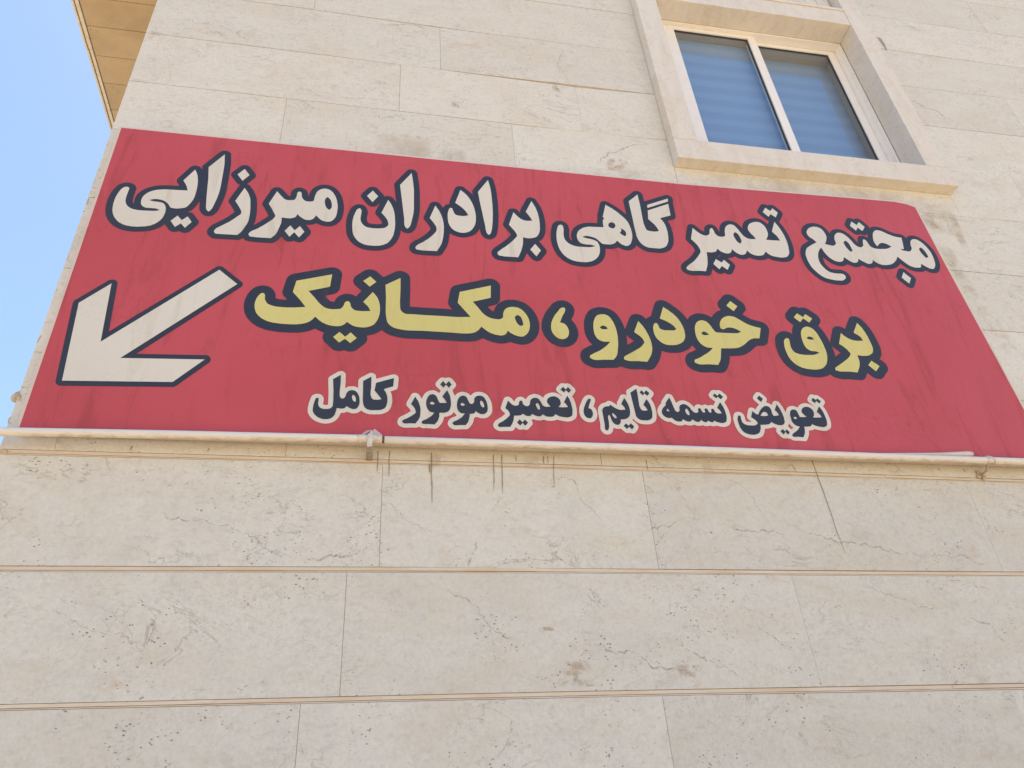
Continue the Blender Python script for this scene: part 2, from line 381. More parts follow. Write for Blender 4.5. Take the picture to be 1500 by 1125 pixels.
# side walls, back wall and roof of the block
wall.box(X0, X0 + .2, .204, DEPTH, 0, TOP, 1); wall.box(X1 - .2, X1, .204, DEPTH, 0, TOP, 1)
wall.box(X0, X1, DEPTH + .002, DEPTH + .2, 0, TOP, 1); wall.box(X0, X1, 0, DEPTH + .2, TOP + .002, TOP + .22, 4)
part(wall, 'wall', [M['slab'], M['slab_high'], M['strip'], M['filler'], M['roof']], bld)

# overhang of the upper storeys over the side street: slabs of the soffit run square to the wall
SZ = 5.75; SX = -1.669
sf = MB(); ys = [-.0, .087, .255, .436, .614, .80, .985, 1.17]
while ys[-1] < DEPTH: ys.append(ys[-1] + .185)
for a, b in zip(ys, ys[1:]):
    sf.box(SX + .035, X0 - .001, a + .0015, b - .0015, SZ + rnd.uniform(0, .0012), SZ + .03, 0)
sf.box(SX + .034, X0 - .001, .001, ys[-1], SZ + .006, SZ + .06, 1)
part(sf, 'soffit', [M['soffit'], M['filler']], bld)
fa = MB(); z_ = SZ
cuts = [0.0, .40, .81, 1.26, 1.75, 2.3, 2.9, 3.6, 4.4, 5.3, ys[-1]]
for a, b in zip(cuts, cuts[1:]):
    d_ = rnd.uniform(-.002, .002)
    fa.box(SX + d_ + .012, SX + .030, a + .001, b - .001, SZ - .004, SZ + .45)
    fa.box(SX + d_ - .004, SX + .007 + d_, a + .001, b - .001, SZ - .008, SZ + .45)
    fa.box(SX, X0, a, b, SZ + .062, TOP, 0) if False else None
fa.box(SX + .035, X0 - .002, .03, ys[-1], SZ + .064, TOP)
part(fa, 'overhang_fascia', M['slab_high'], bld, .0015)
# lumps of set mortar on the corner arris
def lump(c, r, sq=(1, 1, 1), pl=None, own=None):
    pl = pl or MB()
    bm = bmesh.new(); bmesh.ops.create_icosphere(bm, subdivisions=2, radius=1)
    rr = random.Random(int(c[2] * 1000)); base = len(pl.v)
    for v in bm.verts:
        k2 = r * rr.uniform(.65, 1.2); pl.v.append((c[0] + v.co.x * k2 * sq[0], c[1] + v.co.y * k2 * sq[1], c[2] + v.co.z * k2 * sq[2]))
    for f_ in bm.faces:
        pl.f.append(tuple(base + v.index for v in f_.verts)); pl.mi.append(0); pl.uv.append([(0, 0)] * 3)
    bm.free()
    if own: part(pl, 'mortar_lump', M['plaster'], own)
lump((X0 - .004, .004, 3.172), .016, (1.0, .6, 1.5), own=bld); lump((X0 - .010, .004, 3.180), .009, (1.2, .5, .8), own=bld); lump((X0 + .004, .006, 3.075), .010, (1, .6, 2.5), own=bld)
for z in (3.42, 3.66, 3.83, 4.15, 4.50, 5.37):
    lump((X0 + .0040, .004, z), .0045 + .0025 * rnd.random(), (.9, .6, rnd.uniform(2.5, 7)), own=bld)
lump((X0 + .01, .004, 2.955), .012, (2.2, .6, 1.0), own=bld)

# stains, marks and one painted bounce tint on the stone (films a millimetre or so proud of it)
SM = [M['drip'], M['patch'], M['soft'], M['scar']]
SN = ['drip_stain', 'ochre_stain', 'dust_bounce_film', 'stone_scar']
def run(xa, za, xb, zb, w):
    mb = MB(); mb.sheet = True; n = max(4, int(abs(za - zb) / .02)); o = 0.0; P = []
    for q in range(n + 1):
        t_ = q / n; o = o * .7 + rnd.uniform(-.0012, .0012); P.append((xa + (xb - xa) * t_ + o, za + (zb - za) * t_, w * rnd.uniform(.75, 1.25)))
    for q in range(n):
        (x0, z0, w0), (x1, z1, w1) = P[q], P[q + 1]
        mb.quad((x1 - w1 / 2, -.0012, z1), (x1 + w1 / 2, -.0012, z1), (x0 + w0 / 2, -.0012, z0), (x0 - w0 / 2, -.0012, z0), 0, [(.1, .5 - .42 * (q + 1) / n), (.9, .5 - .42 * (q + 1) / n), (.9, .5 - .42 * q / n), (.1, .5 - .42 * q / n)])
    part(mb, 'drip_stain', M['drip'], bld)
def film(xa, za, xb, zb, w, mi, y=-.0012, w2=None):
    w2 = w if w2 is None else w2
    stn = MB(); stn.sheet = True
    stn.quad((xb - w2 / 2, y, zb), (xb + w2 / 2, y, zb), (xa + w / 2, y, za), (xa - w / 2, y, za))
    part(stn, SN[mi], SM[mi], bld)
for xa, za, xb, zb, w in ((.030, 3.00, .031, 2.916, .006), (.073, 3.00, .074, 2.896, .006), (.224, 3.0, .2245, 2.795, .0065), (.216, 2.95, .219, 2.915, .008), (.456, 3.0, .449, 2.85, .0055), (.486, 3.0, .478, 2.838, .0055), (.542, 3.0, .540, 2.972, .005),
                          (.645, 3.0, .644, 2.966, .006), (.662, 3.0, .661, 2.968, .005), (.686, 3.0, .676, 2.872, .0055), (1.757, 3.02, 1.771, 2.622, .0062), (2.318, 3.0, 2.328, 2.99, .007), (2.44, 3.0, 2.442, 2.985, .006), (1.66, 3.0, 1.67, 2.965, .005), (-.80, 2.99, -.802, 2.972, .007), (-.55, 2.99, -.552, 2.975, .006), (1.05, 3.0, 1.052, 2.95, .005)):
    run(xa, za, xb, zb, w * .72)
for x in (.235, .60, 1.30, 1.62): film(x, 3.0, x, 2.935, .05 + .03 * rnd.random(), 2)
for xa, za, xb, zb, w in ((2.99, 4.70, 2.96, 4.40, .22), (2.87, 4.60, 2.86, 4.46, .14), (3.06, 4.62, 3.03, 4.30, .06), (2.90, 4.36, 2.93, 3.95, .10), (2.95, 3.95, 2.99, 3.60, .10)):
    film(xa, za, xb, zb, w, 1)
for xa, za, xb, zb, w in ((.10, 4.78, .10, 4.58, .30), (.33, 4.72, .33, 4.58, .16), (-.75, 4.64, -.75, 4.57, .5), (1.25, 4.70, 1.24, 4.57, .16), (2.3, 4.743, 2.3, 4.56, 1.55), (-1.16, 5.385, -1.16, 5.35, .06), (-1.16, 4.99, -1.16, 4.955, .09)):  # the wide film under the sill is dust mixed with painted warm bounce
    film(xa, za, xb, zb, w, 2)
for xa, za, xb, zb, w in ((.685, 2.252, .70, 2.215, .10), (.60, 2.36, .61, 2.345, .045), (1.06, 2.235, 1.07, 2.185, .085), (.66, 2.222, .665, 2.165, .10), (.72, 2.20, .73, 2.165, .04), (.355, 5.095, .355, 5.03, .05), (.90, 5.36, .93, 5.20, .045), (1.19, 4.77, 1.15, 4.65, .12)):
    film(xa, za, xb, zb, w, 3)
VE = [((0.984, 2.692), (1.061, 2.720), (1.152, 2.748), (1.236, 2.766)), ((1.271, 2.739), (1.361, 2.716), (1.440, 2.704), (1.574, 2.689)),
      ((1.565, 2.705), (1.764, 2.667), (1.845, 2.654), (2.042, 2.639), (2.233, 2.602), (2.405, 2.584)), ((0.711, 2.314), (0.801, 2.291), (0.892, 2.272), (0.956, 2.229), (1.044, 2.195), (1.110, 2.172)),
      ((-0.688, 2.758), (-0.564, 2.712), (-0.477, 2.701), (-0.363, 2.654), (-0.261, 2.603), (-0.227, 2.590)), ((-0.204, 2.580), (-0.118, 2.590), (-0.031, 2.615), (0.036, 2.628)),
      ((0.384, 2.664), (0.358, 2.601), (0.352, 2.575)), ((0.991, 5.665), (0.949, 5.525), (0.978, 5.423), (0.985, 5.353)), ((1.445, 4.945), (1.302, 4.891), (1.156, 4.782), (1.044, 4.677)),
      ((1.031, 2.317), (1.061, 2.283), (1.194, 2.225), (1.254, 2.170)), ((1.785, 2.520), (1.915, 2.456), (2.012, 2.418), (2.150, 2.409)), ((2.171, 2.392), (2.268, 2.353), (2.310, 2.291), (2.357, 2.242)),
      ((1.309, 2.445), (1.390, 2.313), (1.491, 2.266)), ((0.242, 2.662), (0.148, 2.736), (0.053, 2.799)), ((1.333, 2.935), (1.430, 2.887), (1.502, 2.732)), ((0.714, 2.93), (0.772, 2.856), (0.833, 2.721)),
      ((3.20, 5.60), (3.365, 5.52), (3.46, 5.40)), ((-0.08, 5.68), (0.071, 5.735), (0.264, 5.700)), ((-.95, 2.44), (-.84, 2.38), (-.72, 2.36), (-.60, 2.28)), ((.25, 2.50), (.36, 2.44), (.40, 2.36), (.52, 2.31))]
rv = random.Random(11)
for P in VE:
    pts = []
    for (xa, za), (xb, zb) in zip(P, P[1:]):
        n = max(2, int(math.hypot(xb - xa, zb - za) / .010))
        pts += [(xa + (xb - xa) * q / n, za + (zb - za) * q / n) for q in range(n)]
    pts.append(P[-1]); dx = dz = 0.0; L = []
    for x, z in pts:
        dx = dx * .82 + rv.uniform(-.0065, .0065); dz = dz * .82 + rv.uniform(-.0085, .0085); L.append((x + dx, z + dz))
    vm = MB(); vm.sheet = True; n = len(L); wv = .004
    ws = []
    for q in range(n): wv = min(.0085, max(.0016, wv + rv.uniform(-.0030, .0028))); ws.append(wv)
    for q in range(n - 1):
        (xa, za), (xb, zb) = L[q], L[q + 1]; d = Vector((xb - xa, zb - za)).normalized(); nx, nz = -d.y, d.x; u0, u1 = q / (n - 1), (q + 1) / (n - 1)
        w0, w1 = ws[q] / 2, ws[q + 1] / 2
        C = [(xa - nx * w0, -.0008, za - nz * w0), (xb - nx * w1, -.0008, zb - nz * w1), (xb + nx * w1, -.0008, zb + nz * w1), (xa + nx * w0, -.0008, za + nz * w0)]
        vm.quad(*C, uv=[(u0, .12), (u1, .12), (u1, .88), (u0, .88)])
    part(vm, 'mineral_vein', M['vein'], bld)
ch = MB(); ch.sheet = True                            # wedge-shaped chip to the right of the window
q = [(3.228, 6.296), (3.250, 6.284), (3.254, 6.215), (3.247, 6.15), (3.238, 6.140), (3.233, 6.205), (3.226, 6.262)]
i0 = len(ch.v); c_ = (3.240, -.0012, 6.232)
ch.v += [(x, -.0012, z) for x, z in q] + [c_]
for k_ in range(len(q)):
    ch.f.append((k_, (k_ + 1) % len(q), len(q))); ch.mi.append(0); ch.uv.append([(0, 0)] * 3)
part(ch, 'stone_chip', M['plug'], bld)

# ------------------------------------------------------------------ window bay
YF = -.066
ix0, ix1, iz0, iz1 = 1.629, 2.990, 4.895, 6.280
cs = MB()
cs.box(WX0, ix0, YF, .072, WZ0 + .152, WZ1)                                   # left jamb
cs.box(ix1, WX1, YF, .072, WZ0 + .152, WZ1)                                   # right jamb
cs.box(WX0, WX1 + .012, YF, .20, WZ0, WZ0 + .150)                                    # sill
part(cs, 'window_surround', M['casing'], bld, .0018)
hd = MB(); hd.box(ix0 + .001, ix1 - .001, YF + .003, .074, iz1, iz1 + .155)
hd.box(ix0 + .001, ix1 - .004, YF - .004, .074, iz1 + .157, iz1 + .182)
part(hd, 'window_lintel', M['casing'], bld, .0018)
sp_ = MB(); x = ix0 + .002
while x < ix1 - .03:
    w = rnd.uniform(.05, .11); xe = min(x + w, ix1 - .002)
    sp_.box(x, xe - .0015, -.008 + rnd.uniform(0, .006), .06, iz1 + .184, 7.6); x = xe
part(sp_, 'spandrel_panel', M['slab_high'], bld, .001)

wf = MB(); ya, yb = .074, .185; fw = .045
fx0, fx1, fz0, fz1 = ix0 - .02, ix1 + .0, iz0 - .0, iz1 - .001
def ring(mb, x0, x1, z0, z1, wl, wr, wb, wt, y0, y1, mi=0):
    mb.box(x0, x0 + wl, y0, y1, z0, z1, mi); mb.box(x1 - wr, x1, y0, y1, z0, z1, mi)
    mb.box(x0 + wl, x1 - wr, y0, y1, z0, z0 + wb, mi); mb.box(x0 + wl, x1 - wr, y0, y1, z1 - wt, z1, mi)
# outer frame: a deep plain frame; the sashes sit well back in it
ring(wf, fx0 + .001, fx1 - .001, fz0 + .001, fz1, .040, .016, .03, .016, ya, ya + .048)
ring(wf, fx0 + .001, fx1 - .001, fz0 + .001, fz1, .045, .021, .03, .021, ya + .0485, ya + .110)
win_ = part(wf, 'window', M['upvc'], bld, .001)
win_['label'] = 'white framed sliding window with banded blinds behind the glass, the blue of the sky put into their colour'
def sash(name, x0, x1, z0, z1, y0, y1, wl, wr, wb, wt):
    s_ = MB(); ring(s_, x0, x1, z0, z1, wl, wr, wb, wt, y0, y1)
    o = part(s_, 'sash', M['upvc'], win_, .0015)
    gk = MB(); yg = .5 * (y0 + y1) - .004
    ring(gk, x0 + wl - .001, x1 - wr + .001, z0 + wb - .001, z1 - wt + .001, .003, .004, .002, .002, yg, y1 - .002)
    part(gk, 'gasket', M['gasket'], win_)
    gp = MB(); gp.box(x0 + wl, x1 - wr, yg + .004, yg + .008, z0 + wb, z1 - wt)
    part(gp, 'pane', M['glass'], win_)
    return o
sash('sash', 1.660, 2.372, iz0 + .035, 6.262, .096, .122, .142, .054, .06, .030)
sash('sash', 2.330, 2.966, iz0 + .035, 6.256, .127, .151, .054, .052, .06, .030)
for x0, x1, y in ((1.70, 2.352, .166), (2.354, 2.950, .226)):
    b_ = MB(); b_.box(x0, x1, y, y + .002, iz0 - .1, 6.234); part(b_, 'blind', M['blind'], win_)
lh = MB(); lh.box(1.66, 2.345, .1225, .165, 6.2345, 6.25); lh.box(2.36, 2.975, .1525, .40, 6.2345, 6.25); lh.box(1.66, 2.36, .169, .40, 6.2345, 6.25)
part(lh, 'head_lining', M['room'], win_)
lj = MB(); lj.box(2.953, 2.966, .1525, .40, iz0, 6.234); part(lj, 'jamb_lining', M['room'], win_)
rm = MB(); rm.box(1.55, 3.05, .40, .42, 4.8, 6.6); rm.box(1.55, 3.05, .206, .40, 6.29, 6.32)
part(rm, 'room_lining', M['room'], bld)

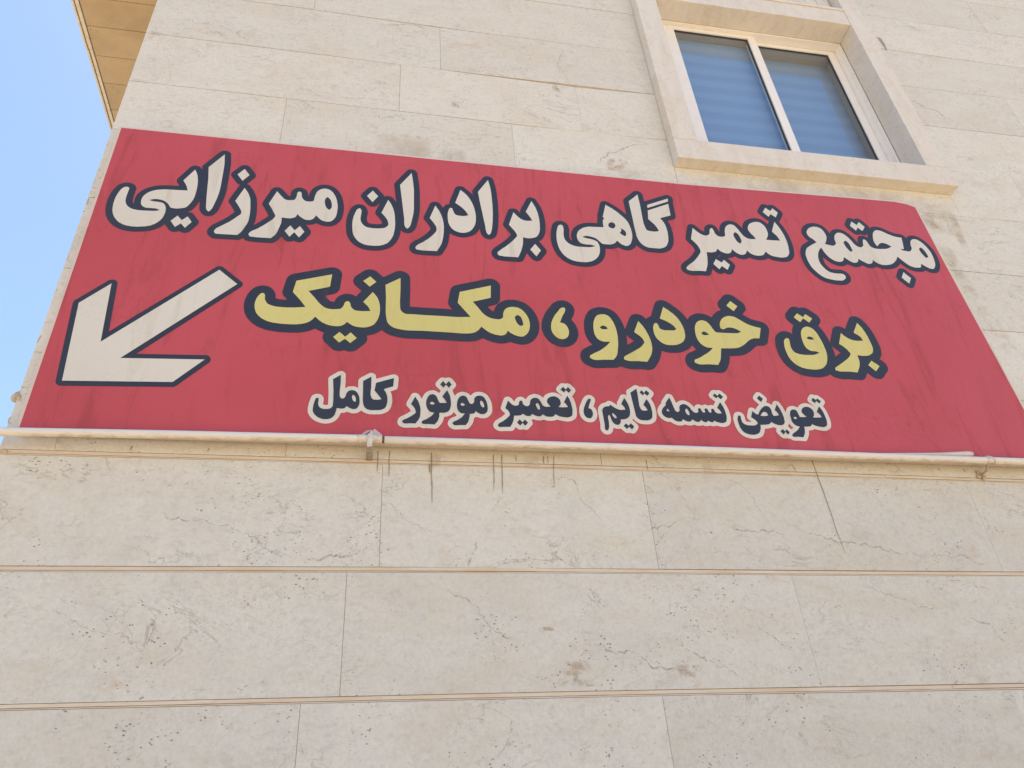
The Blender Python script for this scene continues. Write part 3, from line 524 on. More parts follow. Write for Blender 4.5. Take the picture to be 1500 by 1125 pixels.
# outlines of the lettering and the arrow on the sign face, x,z in tenths of a millimetre: (letters, their outlines)
GLYPHS = {
    'w1': ('-10433,42016 -10420,41984 -10417,41941 -10434,41553 -10432,41372 -10422,41253 -10397,41152 -10344,41026 -10291,40948 -10219,40879 -10142,40825 -10039,40780 -9811,40742 -9670,40742 -9250,40769 -9147,40792 -9008,40841 -9110,40900 -9192,40926 -9564,40919 -9671,40967 -9739,41023 -9782,41096 -9808,41181 -9823,41270 -9824,41440 -9788,41603 -9736,41705 -9632,41842 -9587,41883 -9489,41952 -9380,42009 -9319,42031 -9130,42078 -8989,42099 -8127,42143 -8221,42425 -8288,42552 -8401,42732 -8037,43481 -7934,43272 -7873,43085 -7817,42800 -7792,42562 -7778,42244 -7790,41845 -7821,41631 -7870,41459 -7965,41231 -8029,41141 -8064,41113 -8145,41076 -8326,41025 -8425,41013 -8567,41025 -8625,41050 -8652,41079 -8748,41242 -8805,41307 -8899,41387 -9014,41440 -9143,41471 -9295,41476 -9383,41455 -9531,41378 -9354,41329 -9180,41319 -9059,41303 -8983,41283 -8925,41238 -8862,41153 -8829,41082 -8805,40998 -8783,40857 -8781,40695 -8800,40529 -8842,40370 -8893,40258 -8989,40116 -9069,40032 -9201,39934 -9262,39902 -9394,39858 -9676,39806 -9903,39801 -10098,39825 -10227,39867 -10387,39959 -10438,39999 -10529,40089 -10647,40249 -10707,40365 -10753,40486 -10789,40612 -10813,40736 -10834,40926 -10842,41078 -10836,41303 -10821,41464 -10795,41620 -10759,41759 -10718,41887 -10692,41942 -10637,42008 -10586,42046 -10559,42056 -10489,42051|-8274,40614 -8070,40372 -7877,40608 -7671,40308 -7879,39946 -8074,40186 -8265,39954 -8491,40280|-6967,44643 -6904,44140 -6881,43848 -6847,42593 -6853,42208 -6891,41827 -6980,41274 -7006,41180 -7042,41099 -7085,41021 -7101,41003 -7118,40997 -7149,41018 -7196,41080 -7231,41154 -7251,41243 -7326,41910 -7425,43051 -7513,43716|-6005,43812 -5759,43441 -6004,43042 -6263,43418|-5862,42608 -5719,42391 -5654,42261 -5568,42032 -5530,41878 -5469,41347 -5451,41020 -5460,40667 -5471,40583 -5504,40434 -5617,40094 -5668,39972 -5717,39886 -5805,39773 -6620,39749 -6656,39756 -6698,39795 -6736,39878 -6722,39954 -6675,40050 -6642,40089 -6210,40496 -6037,40703 -5928,40853 -5840,40957 -5817,40996 -5805,41042 -5806,41101 -5821,41185 -5838,41227 -5944,41436 -6140,41765|-4495,42575 -4336,42364 -4183,42176 -4144,42137 -4103,42109 -4062,42094 -4019,42086 -3932,42086 -3769,42113 -3733,42131 -3704,42160 -3674,42233 -3646,42369 -3636,42575 -3622,42615 -3597,42651 -3566,42677 -3536,42680 -3476,42634 -3454,42589 -3434,42398 -3419,42340 -3378,42256 -3327,42183 -3260,42129 -3217,42114 -3126,42105 -3008,42120 -2939,42149 -2913,42175 -2896,42219 -2878,42468 -2851,42609 -2813,42743 -2759,42842 -2658,42945 -2581,42988 -2539,43002 -2451,43013 -2408,43009 -2323,42984 -2203,42906 -2112,42795 -2003,42581 -1971,42497 -1920,42318 -1871,42032 -1858,41826 -1871,41539 -1892,41371 -1910,41292 -1960,41170 -2022,41077 -2057,41038 -2132,40987 -2217,40967 -2302,40967 -2350,40974 -2399,40989 -2494,41036 -2582,41104 -2741,41303 -2781,41175 -2819,41105 -2849,41068 -2917,41009 -2995,40974 -3041,40968 -3135,40977 -3180,40990 -3254,41026 -3394,41137 -3517,41281 -3544,41172 -3570,41109 -3619,41057 -3681,41023 -3754,40994 -3844,40983 -3977,40983 -4144,41001 -4129,40748 -4137,40618 -4237,40132 -4282,39997 -4311,39940 -4456,39740 -5007,39727 -5269,39744 -5299,39753 -5324,39775 -5365,39867 -5364,39911 -5325,39985 -5279,40049 -5223,40099 -5043,40230 -4823,40457 -4536,40789 -4492,40851 -4414,41012 -4413,41077 -4427,41119 -4590,41461 -4760,41771|-2351,42478 -2327,42477 -2274,42436 -2198,42333 -2155,42222 -2129,42102 -2114,41985 -2117,41867 -2129,41817 -2156,41761 -2189,41716 -2207,41705 -2229,41706 -2278,41742 -2350,41836 -2392,41946 -2419,42066 -2438,42223 -2430,42323 -2388,42435|-3745,40568 -3540,40295 -3352,40576 -3137,40260 -3330,39907 -3552,40186 -3718,39901 -3946,40222|-903,41957 -884,41943 -851,41880 -829,41806 -822,41753 -853,41383 -846,41249 -825,41159 -795,41077 -767,41025 -697,40934 -618,40865 -564,40835 -506,40818 -384,40803 -253,40796 -113,40802 -42,40812 173,40866 219,40888 259,40922 304,40975 342,41038 360,41118 351,41222 311,41368 269,41454 187,41591 35,41797 310,42644 432,42427 522,42197 570,42015 607,41823 629,41620 651,41213 651,41010 637,40807 593,40500 567,40405 500,40228 414,40068 364,40002 310,39949 189,39867 61,39808 -13,39784 -167,39760 -462,39762 -601,39785 -726,39839 -842,39917 -945,40021 -1024,40140 -1089,40280 -1115,40353 -1149,40508 -1184,40933 -1178,41199 -1144,41461 -1052,41807 -1028,41859 -999,41899 -940,41948|-387,43158 -140,42822 -374,42410 -634,42787|1333,44572 1407,43980 1449,43448 1460,42225 1444,41968 1417,41733 1330,41206 1304,41115 1265,41038 1219,40969 1187,40945 1154,40961 1106,41019 1066,41104 1049,41211 1038,41576 817,43698|2426,42546 2583,42248 2671,42018 2736,41778 2778,41510 2795,41214 2783,40874 2747,40532 2707,40307 2679,40199 2606,40007 2477,39732 1862,39708 1614,39732 1574,39755 1556,39802 1553,39887 1572,39924 1675,40048 1894,40222 2115,40443 2259,40616 2391,40812 2449,40920 2465,40979 2471,41046 2466,41148 2455,41201 2415,41298 2330,41461 2165,41722|3595,43732 3780,43543 3892,43404 3991,43233 4075,43045 4143,42848 4216,42534 4252,42242 4260,42054 4244,41768 4213,41578 4160,41416 4093,41274 4054,41210 3964,41107 3855,41032 3741,40983 3684,40969 3568,40962 3456,40979 3335,41023 3223,41096 3135,41197 3068,41324 3017,41467 3000,41541 2981,41701 2974,41947 2980,42115 3009,42277 3052,42415 3072,42453 3111,42481 3164,42480 3195,42453 3229,42303 3275,42166 3316,42092 3356,42059 3403,42040 3456,42030 3612,42019 3713,42023 3812,42052 3918,42123 3819,42317 3744,42432 3661,42538 3564,42643 3331,42837|4925,44597 5010,44074 5041,43671 5061,42929 5050,42307 5021,41847 4968,41376 4922,41159 4894,41062 4842,40997 4798,40972 4766,40995 4728,41066 4699,41142 4684,41229 4664,41516 4475,43084 4413,43704|6936,43409 7046,43144 7110,42961 7173,42665 7210,42344 7220,41989 7194,41583 7155,41398 7087,41222 7027,41124 6988,41088 6899,41034 6755,40981 6652,40961 6551,40957 6365,40994 6339,40623 6291,40381 6217,40123 6064,39736 5478,39724 5256,39748 5199,39762 5166,39802 5143,39887 5155,39946 5175,39976 5319,40136 5531,40334 5749,40567 5892,40741 6062,40978 6088,41028 6097,41106 6043,41277 5982,41385 5761,41718 6025,42556 6139,42386 6221,42283 6348,42160 6443,42103 6532,42078 6675,42071 6884,42114 6782,42350 6611,42658|6895,40639 7132,40261 6893,39876 6645,40265|8196,42002 8238,41999 8277,41980 8308,41937 8317,41898 8322,41694 8293,41479 8287,41338 8292,41194 8317,41067 8339,41017 8398,40928 8466,40854 8520,40811 8579,40775 8706,40724 8852,40689 8936,40684 9336,40699 9475,40714 9582,40744 9727,40808 9562,40870 9504,40877 9320,40868 9261,40872 9130,40893 9053,40929 9020,40959 8964,41038 8942,41085 8915,41181 8906,41339 8937,41505 9006,41666 9077,41760 9204,41876 9258,41914 9370,41973 9483,42015 9563,42034 10284,42078 10281,42292 10300,42499 10330,42594 10401,42693 10330,42764 10578,43620 10878,43403 11097,43197 11301,42954 11398,42826 11486,42689 11549,42537 11589,42373 11628,42109 11641,41824 11624,41654 11597,41508 11555,41365 11487,41187 11458,41134 11398,41062 11338,41016 11277,40985 11233,40977 11189,40982 11064,41032 11011,41067 10962,41113 10827,41273 10727,41129 10654,41069 10575,41026 10482,40993 10429,40984 10149,40980 10111,40986 10056,41016 9895,41223 9832,41291 9787,41321 9688,41364 9481,41414 9377,41420 9292,41397 9162,41322 9351,41267 9591,41231 9736,41177 9818,41126 9850,41091 9873,41050 9919,40895 9930,40729 9911,40554 9858,40338 9801,40204 9721,40081 9575,39929 9452,39850 9259,39775 9104,39747 8876,39748 8723,39762 8575,39794 8437,39856 8307,39948 8194,40066 8113,40191 8046,40334 7993,40492 7956,40669 7929,40942 7936,41220 7964,41479 7996,41647 8061,41868 8104,41944 8158,41987|10736,42460 10793,42447 10842,42410 10871,42358 10886,42258 10872,42193 10816,42098 10769,42063 10741,42055 10684,42056 10600,42087 10553,42135 10536,42194 10537,42257 10563,42342 10614,42408 10673,42447|11111,42113 11265,42020 11293,41985 11326,41912 11345,41827 11337,41747 11300,41637 11283,41616 11261,41609 11208,41628 11129,41682 11034,41795 11104,41898 11135,41967 11132,42025|12337,44563 12351,43830 12325,42837 12331,42544 12367,42289 12395,42182 12419,42143 12449,42120 12487,42106 12666,42080 12774,42076 12886,42094 13023,42152 12960,42364 12888,42523 12824,42620 12612,42895 12689,43494 13844,44094 13812,43287 13233,43031 13321,42878 13371,42770 13416,42589 13439,42391 13448,42196 13444,42003 13416,41734 13373,41514 13298,41322 13232,41209 13195,41162 13110,41092 13015,41042 12895,40997 12821,40985 12522,40982 12360,40988 12283,41002 12212,41028 12159,41057 12061,41136 12017,41183 11946,41294 11917,41358 11872,41500 11839,41673 11822,42296 11819,43078 11802,44014|13889,44472 13860,44262 12704,43666 12720,43876|19315,43500 19449,43188 19530,42917 19587,42617 19608,42425 19619,42227 19617,42029 19604,41833 19561,41534 19539,41435 19498,41338 19440,41241 19372,41162 19332,41132 19244,41093 19086,41054 18951,41051 18672,41084 18532,41125 18469,41158 18386,41232 18273,41364 18168,41187 18099,41124 18012,41084 17925,41060 17866,41048 17751,41044 17599,41074 17473,41139 17410,41200 17318,41347 17246,41197 17190,41114 17153,41082 17065,41037 16980,41015 16933,41015 16845,41042 16765,41087 16712,41127 16537,41342 16473,41161 16422,41099 16356,41058 16289,41032 16194,41022 16063,41055 15962,41109 15876,41180 15784,41291 15707,41134 15683,41104 15616,41060 15440,41012 15189,41005 15147,40639 15089,40311 15039,40136 14893,39769 14557,39765 14250,39728 14153,39728 14018,39766 13977,39789 13965,39808 13961,39850 13968,39899 13989,39948 14142,40107 14406,40334 14533,40476 14653,40630 14794,40832 14867,40957 14887,41020 14890,41091 14877,41195 14838,41342 14776,41473 14710,41588 14563,41784 14797,42555 14953,42359 15108,42208 15194,42155 15288,42119 15338,42108 15390,42107 15471,42138 15530,42179 15582,42229 15614,42290 15661,42517 15713,42599 15755,42641 15793,42664 15813,42657 15839,42603 15870,42490 15887,42339 15900,42296 15936,42230 15983,42176 16044,42136 16125,42114 16212,42117 16283,42138 16353,42173 16380,42197 16406,42245 16442,42510 16502,42712 16564,42833 16640,42919 16729,42989 16816,43029 16907,43037 16988,43019 17030,42994 17066,42955 17180,42752 17247,42570 17354,42345 17386,42295 17452,42226 17551,42163 17659,42133 17738,42134 17986,42161 17921,42338 17795,42542 17755,42649 17727,42758 17723,42815 17744,42926 17825,43092 17903,43189 17955,43232 18068,43302 18185,43353 18312,43381 18372,43383 18427,43377 18480,43359 18529,43330 18614,43248 18649,43200 18699,43091 18717,43029 18739,42896 18742,42673 18712,42519 18648,42382 18525,42178 18837,42175 19267,42198 19217,42402 19167,42524 18991,42787|16962,42507 16988,42511 17015,42500 17065,42454 17113,42388 17146,42281 17183,42055 17185,41944 17169,41889 17110,41794 17095,41779 17069,41770 17015,41794 16941,41872 16906,41966 16842,42230 16840,42286 16852,42341 16914,42456|19081,44475 19297,44260 19470,44478 19691,44191 19478,43828 19248,44039 19093,43827 18853,44134|15556,40594 15815,40407 15958,40595 16195,40295 16004,39962 15760,40183 15595,39956 15362,40270|27023,43157 27084,43152 27139,43132 27187,43102 27331,42973 27380,42908 27460,42760 27527,42599 27581,42421 27600,42326 27615,42140 27610,41956 27585,41764 27540,41523 27513,41442 27474,41363 27412,41263 27339,41170 27302,41140 27269,41126 27199,41118 27134,41124 27082,41135 27036,41156 26869,41275 26703,41416 26620,41216 26593,41179 26548,41149 26495,41132 26438,41125 26264,41122 26203,41131 26088,41165 25972,41227 25915,41277 25712,41513 25516,41781 25410,41610 25332,41503 25170,41347 25056,41264 24984,41222 24835,41165 24691,41131 24614,41120 24464,41119 24394,41129 24282,41165 24194,41218 24117,41284 24017,41415 23965,41277 23920,41201 23842,41145 23753,41112 23666,41104 23624,41119 23372,41277 23227,41398 23167,41260 23117,41183 23085,41158 23009,41121 22934,41102 22887,41100 22803,41130 22692,41200 22451,41433 22375,41259 22346,41207 22311,41165 22242,41121 22166,41093 22077,41077 22026,41080 21886,41122 21777,41184 21684,41270 21603,41371 21536,41490 21480,41620 21441,41753 21392,41964 21246,41796 21174,41688 21082,41484 21033,41324 21001,41140 20998,40970 21007,40889 21050,40740 21113,40608 21188,40489 21281,40389 21335,40352 21401,40323 21555,40295 21717,40284 21969,40299 22044,40268 22088,40231 22113,40181 22109,40088 22087,40025 22038,39965 21941,39890 21878,39857 21812,39840 21479,39830 21278,39858 21050,39913 20915,39975 20798,40072 20698,40192 20607,40319 20523,40454 20488,40527 20434,40683 20390,40942 20382,41118 20383,41294 20394,41385 20416,41477 20492,41685 20566,41812 20612,41863 20722,41952 20919,42092 21255,42306 21129,42488 20962,42644 20933,42696 20904,42779 20891,42873 20897,42923 20933,43023 21023,43170 21064,43215 21161,43292 21317,43376 21375,43394 21488,43410 21594,43405 21645,43393 21738,43352 21777,43323 21844,43238 21892,43129 21922,43010 21937,42880 21926,42740 21895,42632 21824,42466 21686,42242 21868,42190 22052,42156 22099,42158 22148,42174 22237,42236 22288,42287 22320,42350 22330,42421 22327,42576 22338,42654 22370,42767 22413,42880 22475,42971 22552,43049 22632,43105 22677,43124 22767,43133 22849,43123 22900,43107 22946,43079 23026,43006 23104,42918 23173,42806 23258,42630 23322,42454 23372,42367 23451,42273 23547,42225 23620,42216 23659,42225 23745,42274 23797,42319 23829,42369 23848,42429 23873,42561 23937,42747 23955,42780 23975,42801 23992,42807 24051,42798 24098,42767 24132,42683 24203,42374 24226,42332 24287,42280 24403,42233 24479,42216 24562,42210 24739,42221 25034,42258 25176,42302 25280,42359 25439,42462 25278,42581 25163,42642 25086,42668 25010,42670 24903,42648 24818,42598 24621,42394 24569,42532 24545,42631 24542,42716 24563,42906 24618,43107 24687,43283 24752,43392 24818,43464 24892,43526 24973,43566 25063,43571 25232,43541 25307,43506 25518,43377 25814,43240 25966,43200 26270,43169 26204,42811 26100,42353 25905,42353 25954,42281 26002,42250 26322,42218 26372,42224 26422,42249 26485,42306 26569,42416 26594,42476 26610,42659 26622,42722 26680,42897 26743,43004 26818,43080 26871,43120 26933,43145|27122,42575 27156,42578 27182,42559 27263,42405 27297,42290 27326,42067 27330,42017 27323,41971 27300,41932 27260,41901 27193,41868 27159,41871 27135,41894 27048,42090 27020,42182 26994,42338 26990,42394 26998,42449 27042,42516|22910,42585 22942,42584 22969,42565 23011,42499 23051,42412 23073,42284 23093,41969 23085,41918 23058,41882 22981,41854 22948,41861 22923,41884 22821,42094 22789,42211 22770,42370 22774,42466 22794,42506 22837,42545|23733,44041 23964,43813 24155,44056 24382,43725 24147,43405 23937,43626 23779,43383 23543,43717|25451,40731 25727,40368 25489,39986 25211,40351',
